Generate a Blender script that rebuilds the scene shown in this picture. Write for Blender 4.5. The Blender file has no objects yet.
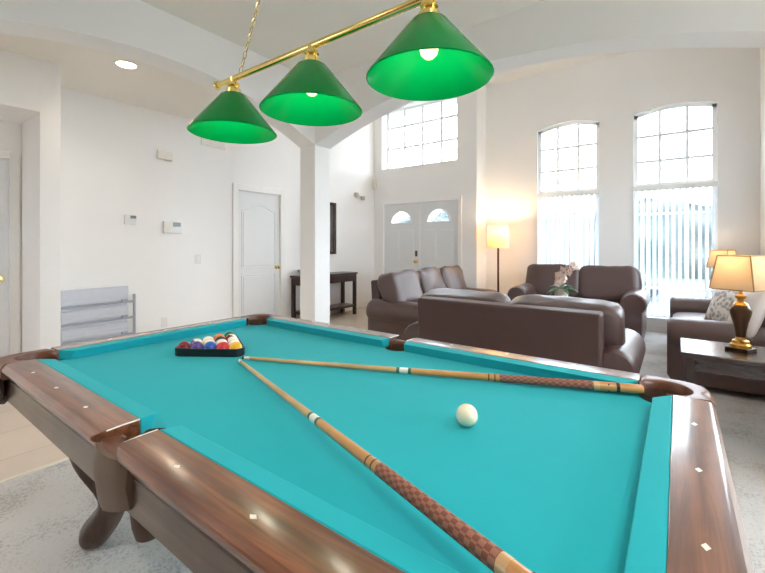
import bpy, bmesh, math, random
from mathutils import Vector, Matrix, Euler, noise

random.seed(7)
S = bpy.context.scene
C = S.collection
PI = math.pi
R = math.radians

# ------------------------------------------------------------------ camera, world, exposure
cam_d = bpy.data.cameras.new('camera')
cam = bpy.data.objects.new('camera', cam_d); C.objects.link(cam)
cam.location = (0, 0, 1.25)
cam.rotation_euler = (R(90), 0, R(36.358))
cam_d.sensor_width = 36.0
cam_d.lens = 400.87 / 765 * 36.0
cam_d.shift_y = -(286.5 - 244.32) / 765
cam_d.clip_start = 0.02
S.camera = cam

S.view_settings.view_transform = 'Standard'
S.view_settings.look = 'None'
S.view_settings.gamma = 1
S.view_settings.use_curve_mapping = False
S.view_settings.exposure = 0.56

w = bpy.data.worlds.new('daylight'); S.world = w
w.use_nodes = True
bg = w.node_tree.nodes['Background']
bg.inputs['Color'].default_value = (0.80, 0.91, 1.0, 1)
bg.inputs['Strength'].default_value = 8.7
S.cycles.max_bounces = 14
S.cycles.diffuse_bounces = 10
S.cycles.transparent_max_bounces = 16

RECESSED_W = 12
BULB_W = 1.1
POOL_FILL_W = 52  # power of the added, unseen pool-room downlights
FLOOR_LAMP_W = 15
TABLE_LAMP_W = 1.1

# ------------------------------------------------------------------ materials
def lin(r, g, b):
    f = lambda c: (c / 255 / 12.92) if c / 255 <= 0.04045 else ((c / 255 + 0.055) / 1.055) ** 2.4
    return (f(r), f(g), f(b), 1)

def mat(name, rgb, rough=0.5, metal=0.0, var=0.06, scale=12.0, bump=0.0, bscale=None, coat=0.0, sheen=0.0, stretch=None, spec=0.5):
    m = bpy.data.materials.new(name); m.use_nodes = True
    nt = m.node_tree; N = nt.nodes; L = nt.links
    b = N['Principled BSDF']
    b.inputs['Roughness'].default_value = rough
    b.inputs['Metallic'].default_value = metal
    b.inputs['Coat Weight'].default_value = coat
    b.inputs['Coat Roughness'].default_value = 0.12
    b.inputs['Sheen Weight'].default_value = sheen
    b.inputs['Specular IOR Level'].default_value = spec
    tc = N.new('ShaderNodeTexCoord'); mp = N.new('ShaderNodeMapping')
    L.new(tc.outputs['Object'], mp.inputs['Vector'])
    if stretch: mp.inputs['Scale'].default_value = stretch
    nz = N.new('ShaderNodeTexNoise'); nz.inputs['Scale'].default_value = scale; nz.inputs['Detail'].default_value = 5
    L.new(mp.outputs['Vector'], nz.inputs['Vector'])
    c = lin(*rgb)
    mx = N.new('ShaderNodeMix'); mx.data_type = 'RGBA'
    mx.inputs['A'].default_value = tuple(max(0, v * (1 - var)) for v in c[:3]) + (1,)
    mx.inputs['B'].default_value = tuple(min(1, v * (1 + var)) for v in c[:3]) + (1,)
    L.new(nz.outputs['Fac'], mx.inputs['Factor'])
    L.new(mx.outputs['Result'], b.inputs['Base Color'])
    if bump:
        n2 = N.new('ShaderNodeTexNoise'); n2.inputs['Scale'].default_value = bscale or scale * 6; n2.inputs['Detail'].default_value = 4
        L.new(mp.outputs['Vector'], n2.inputs['Vector'])
        bp = N.new('ShaderNodeBump'); bp.inputs['Strength'].default_value = bump; bp.inputs['Distance'].default_value = 0.004
        L.new(n2.outputs['Fac'], bp.inputs['Height']); L.new(bp.outputs['Normal'], b.inputs['Normal'])
    return m

def wood(name, dark, light, rough=0.3, coat=0.5, axis='x', scale=3.0, crough=0.15):
    m = bpy.data.materials.new(name); m.use_nodes = True
    nt = m.node_tree; N = nt.nodes; L = nt.links
    b = N['Principled BSDF']; b.inputs['Roughness'].default_value = rough; b.inputs['Coat Weight'].default_value = coat
    b.inputs['Coat Roughness'].default_value = crough
    tc = N.new('ShaderNodeTexCoord'); mp = N.new('ShaderNodeMapping')
    L.new(tc.outputs['Object'], mp.inputs['Vector'])
    mp.inputs['Scale'].default_value = {'x': (1.2, 22, 22), 'y': (22, 1.2, 22), 'z': (22, 22, 1.2)}[axis]
    nz = N.new('ShaderNodeTexNoise'); nz.inputs['Scale'].default_value = scale; nz.inputs['Detail'].default_value = 8
    nz.inputs['Roughness'].default_value = 0.65; nz.inputs['Distortion'].default_value = 0.6
    L.new(mp.outputs['Vector'], nz.inputs['Vector'])
    cr = N.new('ShaderNodeValToRGB')
    cr.color_ramp.elements[0].position = 0.32; cr.color_ramp.elements[0].color = lin(*dark)
    cr.color_ramp.elements[1].position = 0.68; cr.color_ramp.elements[1].color = lin(*light)
    L.new(nz.outputs['Fac'], cr.inputs['Fac'])
    # broad mottling
    n3 = N.new('ShaderNodeTexNoise'); n3.inputs['Scale'].default_value = 5; n3.inputs['Detail'].default_value = 3
    L.new(tc.outputs['Object'], n3.inputs['Vector'])
    mx = N.new('ShaderNodeMix'); mx.data_type = 'RGBA'; mx.blend_type = 'MULTIPLY'
    r2 = N.new('ShaderNodeValToRGB'); r2.color_ramp.elements[0].color = (0.72, 0.68, 0.66, 1); r2.color_ramp.elements[0].position = 0.35
    r2.color_ramp.elements[1].color = (1.1, 1.05, 1.0, 1); r2.color_ramp.elements[1].position = 0.65
    L.new(n3.outputs['Fac'], r2.inputs['Fac'])
    mx.inputs['Factor'].default_value = 1.0
    L.new(cr.outputs['Color'], mx.inputs['A']); L.new(r2.outputs['Color'], mx.inputs['B'])
    L.new(mx.outputs['Result'], b.inputs['Base Color'])
    return m

def emit_mat(name, rgb, strength):
    m = bpy.data.materials.new(name); m.use_nodes = True
    nt = m.node_tree; N = nt.nodes; L = nt.links
    for n in list(N):
        if n.type != 'OUTPUT_MATERIAL': N.remove(n)
    e = N.new('ShaderNodeEmission'); e.inputs['Color'].default_value = lin(*rgb); e.inputs['Strength'].default_value = strength
    L.new(e.outputs[0], N['Material Output'].inputs['Surface'])
    return m

def translucent_mat(name, rgb, fac, rough=0.4, glow=0.0, tcol=None):
    """cloth or glass that lets a share of the lamp's light through"""
    m = bpy.data.materials.new(name); m.use_nodes = True
    nt = m.node_tree; N = nt.nodes; L = nt.links
    b = N['Principled BSDF']; b.inputs['Base Color'].default_value = lin(*rgb); b.inputs['Roughness'].default_value = rough
    b.inputs['Specular IOR Level'].default_value = 0.2
    t = N.new('ShaderNodeBsdfTranslucent'); t.inputs['Color'].default_value = lin(*(tcol or rgb))
    mx = N.new('ShaderNodeMixShader'); mx.inputs['Fac'].default_value = fac
    L.new(b.outputs[0], mx.inputs[1]); L.new(t.outputs[0], mx.inputs[2])
    L.new(mx.outputs[0], N['Material Output'].inputs['Surface'])
    if glow:
        b.inputs['Emission Color'].default_value = lin(*(tcol or rgb)); b.inputs['Emission Strength'].default_value = glow
    return m

def glass_mat(name, tint=(1, 1, 1, 1)):
    m = bpy.data.materials.new(name); m.use_nodes = True
    nt = m.node_tree; N = nt.nodes; L = nt.links
    for n in list(N):
        if n.type != 'OUTPUT_MATERIAL': N.remove(n)
    t = N.new('ShaderNodeBsdfTransparent'); t.inputs['Color'].default_value = tint
    g = N.new('ShaderNodeBsdfGlossy'); g.inputs['Roughness'].default_value = 0.02
    f = N.new('ShaderNodeFresnel')
    ge = N.new('ShaderNodeNewGeometry'); io = N.new('ShaderNodeMapRange')   # same reflectance on both faces of the pane
    io.inputs['To Min'].default_value = 1.45; io.inputs['To Max'].default_value = 1/1.45
    L.new(ge.outputs['Backfacing'], io.inputs['Value']); L.new(io.outputs['Result'], f.inputs['IOR'])
    mx = N.new('ShaderNodeMixShader')
    L.new(f.outputs[0], mx.inputs['Fac']); L.new(t.outputs[0], mx.inputs[1]); L.new(g.outputs[0], mx.inputs[2])
    L.new(mx.outputs[0], N['Material Output'].inputs['Surface'])
    return m

def tile_mat():
    m = bpy.data.materials.new('beige_tile'); m.use_nodes = True
    nt = m.node_tree; N = nt.nodes; L = nt.links
    b = N['Principled BSDF']; b.inputs['Roughness'].default_value = 0.35
    tc = N.new('ShaderNodeTexCoord'); mp = N.new('ShaderNodeMapping'); L.new(tc.outputs['Object'], mp.inputs['Vector'])
    br = N.new('ShaderNodeTexBrick'); br.offset = 0.0
    br.inputs['Scale'].default_value = 1.0; br.inputs['Brick Width'].default_value = 0.45; br.inputs['Row Height'].default_value = 0.45
    br.inputs['Mortar Size'].default_value = 0.004; br.inputs['Mortar Smooth'].default_value = 0.3
    br.inputs['Color1'].default_value = lin(218, 200, 182); br.inputs['Color2'].default_value = lin(224, 207, 190)
    br.inputs['Mortar'].default_value = lin(188, 172, 156)
    L.new(mp.outputs['Vector'], br.inputs['Vector'])
    nz = N.new('ShaderNodeTexNoise'); nz.inputs['Scale'].default_value = 6; nz.inputs['Detail'].default_value = 6
    L.new(tc.outputs['Object'], nz.inputs['Vector'])
    cr = N.new('ShaderNodeValToRGB'); cr.color_ramp.elements[0].color = (0.9, 0.88, 0.86, 1); cr.color_ramp.elements[1].color = (1.05, 1.04, 1.03, 1)
    L.new(nz.outputs['Fac'], cr.inputs['Fac'])
    mx = N.new('ShaderNodeMix'); mx.data_type = 'RGBA'; mx.blend_type = 'MULTIPLY'; mx.inputs['Factor'].default_value = 1
    L.new(br.outputs['Color'], mx.inputs['A']); L.new(cr.outputs['Color'], mx.inputs['B'])
    L.new(mx.outputs['Result'], b.inputs['Base Color'])
    return m

def carpet_mat():
    m = bpy.data.materials.new('grey_carpet'); m.use_nodes = True
    nt = m.node_tree; N = nt.nodes; L = nt.links
    b = N['Principled BSDF']; b.inputs['Roughness'].default_value = 0.95; b.inputs['Specular IOR Level'].default_value = 0.1
    b.inputs['Sheen Weight'].default_value = 0.5; b.inputs['Sheen Roughness'].default_value = 0.4
    tc = N.new('ShaderNodeTexCoord')
    n1 = N.new('ShaderNodeTexNoise'); n1.inputs['Scale'].default_value = 90; n1.inputs['Detail'].default_value = 3
    n2 = N.new('ShaderNodeTexNoise'); n2.inputs['Scale'].default_value = 3.5; n2.inputs['Detail'].default_value = 4
    L.new(tc.outputs['Object'], n1.inputs['Vector']); L.new(tc.outputs['Object'], n2.inputs['Vector'])
    ad = N.new('ShaderNodeMath'); ad.operation = 'ADD'; L.new(n1.outputs['Fac'], ad.inputs[0]); L.new(n2.outputs['Fac'], ad.inputs[1])
    cr = N.new('ShaderNodeValToRGB')
    cr.color_ramp.elements[0].position = 0.75; cr.color_ramp.elements[0].color = lin(160, 156, 153)
    cr.color_ramp.elements[1].position = 1.25; cr.color_ramp.elements[1].color = lin(204, 200, 197)
    hv = N.new('ShaderNodeMath'); hv.operation = 'MULTIPLY'; hv.inputs[1].default_value = 1.0
    L.new(ad.outputs[0], hv.inputs[0]); L.new(hv.outputs[0], cr.inputs['Fac'])
    cr.color_ramp.elements[0].position = 0.7; cr.color_ramp.elements[1].position = 1.0
    L.new(cr.outputs['Color'], b.inputs['Base Color'])
    bp = N.new('ShaderNodeBump'); bp.inputs['Strength'].default_value = 0.5; bp.inputs['Distance'].default_value = 0.006
    L.new(n1.outputs['Fac'], bp.inputs['Height']); L.new(bp.outputs['Normal'], b.inputs['Normal'])
    return m

def ball_mat(name, rgb, stripe=False):
    m = bpy.data.materials.new(name); m.use_nodes = True
    nt = m.node_tree; N = nt.nodes; L = nt.links
    b = N['Principled BSDF']; b.inputs['Roughness'].default_value = 0.12; b.inputs['Coat Weight'].default_value = 0.4
    tc = N.new('ShaderNodeTexCoord'); sp = N.new('ShaderNodeSeparateXYZ'); L.new(tc.outputs['Object'], sp.inputs[0])
    ab = N.new('ShaderNodeMath'); ab.operation = 'ABSOLUTE'; L.new(sp.outputs['Z'], ab.inputs[0])
    lt = N.new('ShaderNodeMath'); lt.operation = 'LESS_THAN'; L.new(ab.outputs[0], lt.inputs[0]); lt.inputs[1].default_value = 0.0145 if stripe else 1.0
    mx = N.new('ShaderNodeMix'); mx.data_type = 'RGBA'; L.new(lt.outputs[0], mx.inputs['Factor'])
    mx.inputs['A'].default_value = lin(244, 238, 222); mx.inputs['B'].default_value = lin(*rgb)
    # the pale number disc on the ball's side
    xl = N.new('ShaderNodeMath'); xl.operation = 'GREATER_THAN'; xl.inputs[1].default_value = 0.0272; L.new(sp.outputs['X'], xl.inputs[0])
    m2 = N.new('ShaderNodeMix'); m2.data_type = 'RGBA'; L.new(xl.outputs[0], m2.inputs['Factor'])
    L.new(mx.outputs['Result'], m2.inputs['A']); m2.inputs['B'].default_value = lin(244, 238, 222)
    L.new(m2.outputs['Result'], b.inputs['Base Color'])
    return m

def pattern_mat(name, a, bcol, scale=9, kind='floral'):
    m = bpy.data.materials.new(name); m.use_nodes = True
    nt = m.node_tree; N = nt.nodes; L = nt.links
    b = N['Principled BSDF']; b.inputs['Roughness'].default_value = 0.85
    tc = N.new('ShaderNodeTexCoord')
    if kind == 'floral':
        t = N.new('ShaderNodeTexVoronoi'); t.feature = 'SMOOTH_F1'; t.inputs['Scale'].default_value = scale
        o = t.outputs['Distance']
    else:
        t = N.new('ShaderNodeTexChecker'); t.inputs['Scale'].default_value = scale; o = t.outputs['Fac']
    L.new(tc.outputs['Object'], t.inputs['Vector'])
    cr = N.new('ShaderNodeValToRGB'); cr.color_ramp.elements[0].position = 0.3; cr.color_ramp.elements[0].color = lin(*a)
    cr.color_ramp.elements[1].position = 0.5; cr.color_ramp.elements[1].color = lin(*bcol)
    L.new(o, cr.inputs['Fac']); L.new(cr.outputs['Color'], b.inputs['Base Color'])
    return m

M = {}
M['wall'] = mat('warm_white_paint', (240, 238, 236), 0.85, var=0.012, scale=2.5, bump=0.05, bscale=180, spec=0.2)
M['ceil'] = mat('ceiling_white_paint', (236, 232, 224), 0.9, var=0.012, scale=3, bump=0.06, bscale=150, spec=0.2)
M['white'] = mat('white_gloss_paint', (236, 234, 230), 0.4, var=0.01)
M['doorp'] = mat('white_door_paint', (226, 226, 226), 0.4, var=0.01)
M['bar'] = mat('window_bar_white', (244, 245, 246), 0.4, var=0.01)
M['tile'] = tile_mat()
M['carpet'] = carpet_mat()
M['cloth'] = mat('teal_billiard_cloth', (34, 172, 184), 0.9, var=0.05, scale=4, bump=0.12, bscale=700, sheen=0.08, spec=0.12)
M['rail'] = wood('mahogany_rail', (92, 56, 40), (150, 98, 68), 0.28, 1.0, 'x', 2.2, 0.17)
M['raily'] = wood('mahogany_rail_end', (84, 52, 38), (142, 94, 68), 0.28, 1.0, 'y', 2.2, 0.12)
M['apron'] = wood('brown_apron', (84, 70, 60), (114, 98, 86), 0.35, 0.4, 'x', 1.6)
M['aprony'] = wood('brown_apron_end', (84, 70, 60), (114, 98, 86), 0.35, 0.4, 'y', 1.6)
M['legw'] = wood('dark_carved_wood', (52, 36, 28), (88, 64, 50), 0.4, 0.3, 'z', 2)
M['pocket'] = mat('brown_pocket_leather', (112, 70, 50), 0.4, var=0.2, scale=25, bump=0.15, coat=0.2)
M['shield'] = mat('grey_brown_pocket_leather', (112, 94, 80), 0.5, var=0.12, scale=25, bump=0.15)
M['shieldd'] = mat('dark_pocket_leather', (66, 46, 44), 0.5, var=0.15, scale=25, bump=0.15)
M['net'] = mat('pocket_net_leather', (82, 60, 48), 0.6, var=0.25, scale=40, bump=0.2)
M['pearl'] = mat('pearl_inlay', (240, 236, 228), 0.2, var=0.03, scale=80)
M['brass'] = mat('polished_brass', (238, 216, 138), 0.18, 1.0, var=0.05)
M['shade'] = translucent_mat('green_glass_shade', (0, 146, 70), 0.16, 0.16, 0.0, (0, 206, 90))
M['bulb'] = emit_mat('lit_bulb', (255, 232, 186), 2.2)
M['black'] = mat('black_plastic', (18, 18, 20), 0.4, var=0.1)
M['cueb'] = mat('ivory_ball', (242, 232, 204), 0.15, var=0.03, coat=0.3)
M['maple'] = wood('maple_shaft', (204, 158, 104), (228, 188, 136), 0.3, 0.5, 'x', 1.5)
M['maple2'] = wood('orange_maple', (196, 132, 70), (222, 164, 98), 0.3, 0.5, 'x', 1.5)
M['wrap'] = pattern_mat('russet_cue_wrap', (126, 76, 62), (156, 106, 88), 90, 'checker')
M['ferrule'] = mat('white_ferrule', (236, 236, 226), 0.3)
M['cuegreen'] = mat('green_joint', (60, 104, 92), 0.3)
M['inlay'] = mat('dark_inlay', (46, 32, 26), 0.3)
M['leather'] = mat('brown_sofa_leather', (86, 64, 61), 0.36, var=0.12, scale=7, bump=0.2, bscale=130, coat=0.35)
M['leather'].node_tree.nodes['Principled BSDF'].inputs['Coat Roughness'].default_value = 0.4
M['leatherd'] = mat('brown_sofa_back_leather', (74, 52, 48), 0.5, var=0.1, scale=6, bump=0.2, bscale=130)
M['darkwood'] = wood('espresso_wood', (48, 30, 28), (66, 44, 40), 0.25, 0.35, 'x', 1.8)
M['darkwoody'] = wood('espresso_wood_cross', (48, 30, 28), (66, 44, 40), 0.3, 0.2, 'y', 1.8)
M['linen'] = translucent_mat('cream_linen_shade', (246, 228, 194), 0.42, 0.8, 0.0, (255, 236, 204))
M['linenw'] = translucent_mat('pale_linen_shade', (250, 236, 204), 0.35, 0.8, 0.0, (255, 238, 196))
M['seam'] = mat('shade_seam', (186, 150, 96), 0.7)
M['urn'] = mat('bronze_lamp_urn', (84, 58, 40), 0.3, 0.5, var=0.3, scale=14)
M['gold'] = mat('gilded_metal', (206, 160, 84), 0.28, 0.9, var=0.12)
M['pole'] = mat('dark_bronze_pole', (70, 50, 38), 0.4, 0.4)
M['greymetal'] = mat('grey_painted_metal', (202, 205, 213), 0.45, 0.1, var=0.05)
M['greymetald'] = mat('darker_grey_metal', (164, 168, 178), 0.45, 0.2, var=0.06)
M['plastic'] = mat('white_plastic', (226, 226, 224), 0.4, var=0.02)
M['plasticb'] = mat('beige_plastic', (230, 224, 212), 0.5, var=0.02)
M['greyp'] = mat('grey_plastic', (184, 180, 172), 0.5, var=0.04)
M['lcd'] = mat('grey_lcd', (92, 96, 100), 0.2, var=0.03)
M['slat'] = translucent_mat('white_blind_vinyl', (240, 242, 244), 0.5, 0.6)
M['pane'] = glass_mat('window_glass')
M['pillow'] = pattern_mat('grey_leaf_pillow', (176, 168, 164), (238, 234, 230), 26)
M['pillow2'] = mat('pale_grey_pillow', (214, 204, 198), 0.85, var=0.05, scale=30)
M['leaf'] = mat('green_leaf', (72, 112, 84), 0.45, var=0.25, scale=20)
M['blossom'] = mat('pale_pink_blossom', (230, 208, 196), 0.7, var=0.1, scale=30)
M['stem'] = mat('flower_stem', (120, 116, 80), 0.6)
M['pot'] = mat('cream_pot', (196, 184, 166), 0.4)
M['art'] = mat('dark_print', (96, 88, 80), 0.5, var=0.4, scale=6)
M['lawn'] = mat('dark_lawn', (78, 86, 84), 0.9, var=0.2, scale=4)
M['drive'] = mat('pale_driveway', (190, 186, 180), 0.9, var=0.08, scale=3)
M['asphalt'] = mat('asphalt', (116, 122, 130), 0.9, var=0.1)
M['tan'] = mat('tan_bounce_paint', (150, 122, 100), 0.8, var=0.03)  # tone chosen to dim light bounced off the unseen pool-room walls
M['bushm'] = mat('bush_leaves', (70, 80, 80), 0.7, var=0.4, scale=8)
M['lens'] = emit_mat('recessed_light_lens', (255, 238, 206), 9)
M['trimstrip'] = mat('brushed_transition_strip', (232, 224, 208), 0.3, 0.2)

# ------------------------------------------------------------------ mesh helpers
def BM(): return bmesh.new()

def box(bm, x0, x1, y0, y1, z0, z1, mtx=None):
    vs = [bm.verts.new(p) for p in ((x0,y0,z0),(x1,y0,z0),(x1,y1,z0),(x0,y1,z0),(x0,y0,z1),(x1,y0,z1),(x1,y1,z1),(x0,y1,z1))]
    for f in ((0,3,2,1),(4,5,6,7),(0,1,5,4),(1,2,6,5),(2,3,7,6),(3,0,4,7)): bm.faces.new([vs[i] for i in f])
    if mtx is not None: bmesh.ops.transform(bm, matrix=mtx, verts=vs)
    return vs

def lathe(bm, prof, c=(0,0,0), seg=24, mtx=None):
    """profile of (radius, z); zero radius closes the end"""
    rings = []; allv = []
    for r, z in prof:
        if r < 1e-6:
            v = bm.verts.new((c[0], c[1], c[2] + z)); rings.append([v]); allv.append(v)
        else:
            ring = [bm.verts.new((c[0] + r*math.cos(2*PI*k/seg), c[1] + r*math.sin(2*PI*k/seg), c[2] + z)) for k in range(seg)]
            rings.append(ring); allv += ring
    for a, b in zip(rings, rings[1:]):
        for k in range(seg):
            k2 = (k+1) % seg
            if len(a) == 1 and len(b) == 1: continue
            if len(a) == 1: bm.faces.new((a[0], b[k2], b[k]))
            elif len(b) == 1: bm.faces.new((a[k], a[k2], b[0]))
            else: bm.faces.new((a[k], a[k2], b[k2], b[k]))
    if mtx is not None: bmesh.ops.transform(bm, matrix=mtx, verts=allv)
    return allv

def tube(bm, pts, rad, seg=10, cap=True):
    pts = [Vector(p) for p in pts]
    n = len(pts); rads = rad if isinstance(rad, (list, tuple)) else [rad]*n
    rings = []; up = None
    for i, p in enumerate(pts):
        t = (pts[min(i+1, n-1)] - pts[max(i-1, 0)]).normalized()
        if up is None:
            up = Vector((0,0,1)) if abs(t.z) < 0.9 else Vector((1,0,0))
        a = t.cross(up).normalized(); b = a.cross(t).normalized(); up = b
        rings.append([bm.verts.new(p + rads[i]*(math.cos(2*PI*k/seg)*a + math.sin(2*PI*k/seg)*b)) for k in range(seg)])
    for r0, r1 in zip(rings, rings[1:]):
        for k in range(seg): bm.faces.new((r0[k], r0[(k+1)%seg], r1[(k+1)%seg], r1[k]))
    if cap:
        bm.faces.new(rings[0][::-1]); bm.faces.new(rings[-1])

def prism(bm, poly, axis, a, b):
    """extrude a 2-D polygon along an axis; poly is (u, v): axis x -> (y,z), y -> (x,z), z -> (x,y)"""
    def P(u, v, t): return {'x': (t,u,v), 'y': (u,t,v), 'z': (u,v,t)}[axis]
    A = [bm.verts.new(P(u, v, a)) for u, v in poly]; B = [bm.verts.new(P(u, v, b)) for u, v in poly]
    n = len(poly)
    bm.faces.new(A[::-1]); bm.faces.new(B)
    for i in range(n): bm.faces.new((A[i], A[(i+1)%n], B[(i+1)%n], B[i]))
    return A + B

def puff(bm, sx, sy, sz, c=(0,0,0), e=0.45, nu=28, nv=18, wr=0.0, seed=0.0, mtx=None, pole=0.45):
    """soft cushion: superellipsoid of full size sx, sy, sz with optional wrinkles"""
    sg = lambda v, p: math.copysign(abs(v)**p, v)
    rings = []; vs = []
    for j in range(nv+1):
        th = -PI/2 + PI*j/nv
        cz, ct = sg(math.sin(th), pole), sg(math.cos(th), pole)
        ring = []
        for i in range(nu):
            ph = 2*PI*i/nu
            p = Vector((sx/2*ct*sg(math.cos(ph), e), sy/2*ct*sg(math.sin(ph), e), sz/2*cz))
            if wr:
                q = Vector((p.x*5, p.y*5, p.z*5)) + Vector((seed, seed*1.7, 0))
                d = p.normalized() if p.length > 1e-6 else Vector((0,0,1))
                p += d * wr * (noise.noise(q) + 0.5*noise.noise(q*2.3))
            ring.append(bm.verts.new(p))
            if j in (0, nv): break
        rings.append(ring); vs += ring
    for a, b in zip(rings, rings[1:]):
        for k in range(nu):
            k2 = (k+1) % nu
            if len(a) == 1: bm.faces.new((a[0], b[k2], b[k]))
            elif len(b) == 1: bm.faces.new((a[k], a[k2], b[0]))
            else: bm.faces.new((a[k], a[k2], b[k2], b[k]))
    m = Matrix.Translation(Vector(c))
    if mtx is not None: m = m @ mtx
    bmesh.ops.transform(bm, matrix=m, verts=vs)
    return vs

def obj(name, bm, m, parent=None, bevel=0.0, smooth=False, ang=40, seg=2, loc=None, sub=0):
    bmesh.ops.recalc_face_normals(bm, faces=bm.faces[:])
    me = bpy.data.meshes.new(name); bm.to_mesh(me); bm.free()
    me.materials.append(M[m] if isinstance(m, str) else m)
    if smooth:
        for p in me.polygons: p.use_smooth = True
        me.set_sharp_from_angle(angle=R(ang))
    o = bpy.data.objects.new(name, me); C.objects.link(o)
    if parent is not None: o.parent = parent
    if loc is not None: o.location = loc
    if bevel:
        md = o.modifiers.new('bevel', 'BEVEL'); md.width = bevel; md.segments = seg; md.limit_method = 'ANGLE'; md.angle_limit = R(38)
    if sub:
        md = o.modifiers.new('sub', 'SUBSURF'); md.levels = sub; md.render_levels = sub
    return o

def tag(o, label, cat, group=None):
    o['label'] = label; o['category'] = cat
    if group: o['group'] = group
    return o

def thing(name, label, cat, loc=(0,0,0), rotz=0.0, group=None):
    o = bpy.data.objects.new(name, None); C.objects.link(o)
    o.empty_display_size = 0.1
    o.location = loc; o.rotation_euler = (0, 0, rotz)
    return tag(o, label, cat, group)

def struct(o):
    o['kind'] = 'structure'; return o

def dup(root, loc, rotz, label, group=None):
    r = root.copy(); C.objects.link(r); r.location = loc; r.rotation_euler = (0, 0, rotz); r['label'] = label
    if group: r['group'] = group
    for ch in list(root.children):
        c = ch.copy(); C.objects.link(c); c.parent = r
        for g in ch.children:
            d = g.copy(); C.objects.link(d); d.parent = c
    return r

def lamp_light(name, kind, power, col, loc, parent=None, size=0.05, spot=None):
    d = bpy.data.lights.new(name, kind); d.energy = power; d.color = col
    if kind in ('POINT', 'SPOT'): d.shadow_soft_size = size
    if kind == 'SPOT': d.spot_size = spot or R(120); d.spot_blend = 0.8
    o = bpy.data.objects.new(name, d); C.objects.link(o); o.location = loc
    if parent is not None: o.parent = parent
    return o

# ------------------------------------------------------------------ room shell
XL, YD, YW, XR = -5.0, 6.5, 6.92, 0.84      # left wall, foyer wall, window wall, right wall
CL, CH = 2.84, 4.10                         # low and high ceilings
XB, YC, CW = -2.82, 2.73, 0.21              # arch planes and their thickness
YB, XE = -2.4, 2.6                          # back and right sides of the pool room

def wall_strips(name, axis, t0, t1, u0, u1, z0, z1, holes, m='wall', top=None, n=14):
    """wall standing at axis = t0..t1, running u0..u1; a hole is (ua, ub, za, zb, rise)"""
    us = {u0, u1}
    for ua, ub, za, zb, rise in holes:
        k = n if rise else 1
        for i in range(k+1): us.add(round(ua + (ub-ua)*i/k, 5))
    us = sorted(us)
    bm = BM()
    for a, b in zip(us, us[1:]):
        mid = (a+b)/2
        cuts = []
        for ua, ub, za, zb, rise in holes:
            if ua - 1e-6 < mid < ub + 1e-6:
                def zt(u):
                    s = (u - (ua+ub)/2) / ((ub-ua)/2)
                    return zb + rise*(1 - s*s)
                cuts.append((za, za, zt(a), zt(b)))
        cuts.sort()
        la, lb = z0, z0
        segs = []
        for ca, cb, ta, tb in cuts:
            if ca > la + 1e-5: segs.append((la, lb, ca, cb))
            la, lb = ta, tb
        segs.append((la, lb, z1, z1))
        for p, q, r_, s_ in segs:
            prism(bm, [(a, p), (b, q), (b, s_), (a, r_)], axis, t0, t1)
    bmesh.ops.remove_doubles(bm, verts=bm.verts[:], dist=1e-5)
    return struct(obj(name, bm, m))

# floors
bm = BM(); box(bm, -5.2, -2.85, -2.6, 7.0, -0.06, 0.0); box(bm, -2.85, -2.3, 3.3, 7.0, -0.06, 0.0)
struct(obj('floor', bm, 'tile'))
bm = BM(); box(bm, -2.85, XE+.1, -2.6, 3.3, -0.06, 0.004); box(bm, -2.3, XE+.1, 3.3, 7.1, -0.06, 0.004)
struct(obj('floor_carpet', bm, 'carpet'))
bm = BM(); box(bm, -2.868, -2.838, -2.4, 3.3, 0.0, 0.009); struct(obj('trim_1', bm, 'trimstrip', bevel=0.003))

# left wall with two door openings
D1 = (3.335, 4.11); D2 = (0.17, 0.945)
wall_strips('wall_left', 'x', XL-0.14, XL, YB-.2, YD+.3, 0, CH, [(D1[0], D1[1], -0.01, 2.03, 0), (D2[0], D2[1], -0.01, 2.04, 0)])
# alcove: pier beside the closet and its header
bm = BM(); box(bm, XL, -4.42, 1.03, 1.175, 0, CL); box(bm, XL, -4.42, YB, 1.03, 2.39, CL)
struct(obj('wall_alcove', bm, 'wall', bevel=0.004))
# foyer wall with double door and high window
FD = (-4.76, -3.12)
FW = (-4.80, -3.15, 2.755, 3.96, 0)
wall_strips('wall_foyer', 'y', YD, YW+.14, XL-.14, -2.778, 0, CH, [(FD[0], FD[1], -0.01, 2.04, 0), FW])
# window wall
WN = [(-1.885, -0.968, 0.20, 3.135, 0.085), (-0.522, 0.424, 0.20, 3.14, 0.085)]
wall_strips('wall_windows', 'y', YW, YW+.14, -2.778, XR+.14, 0, CH, WN)
wall_strips('wall_right', 'x', XR, XR+.14, YC+CW, YW, 0, CH, [(3.6, 5.9, 0.95, 2.35, 0)])  # side opening added out of view to brighten the living room
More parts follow.
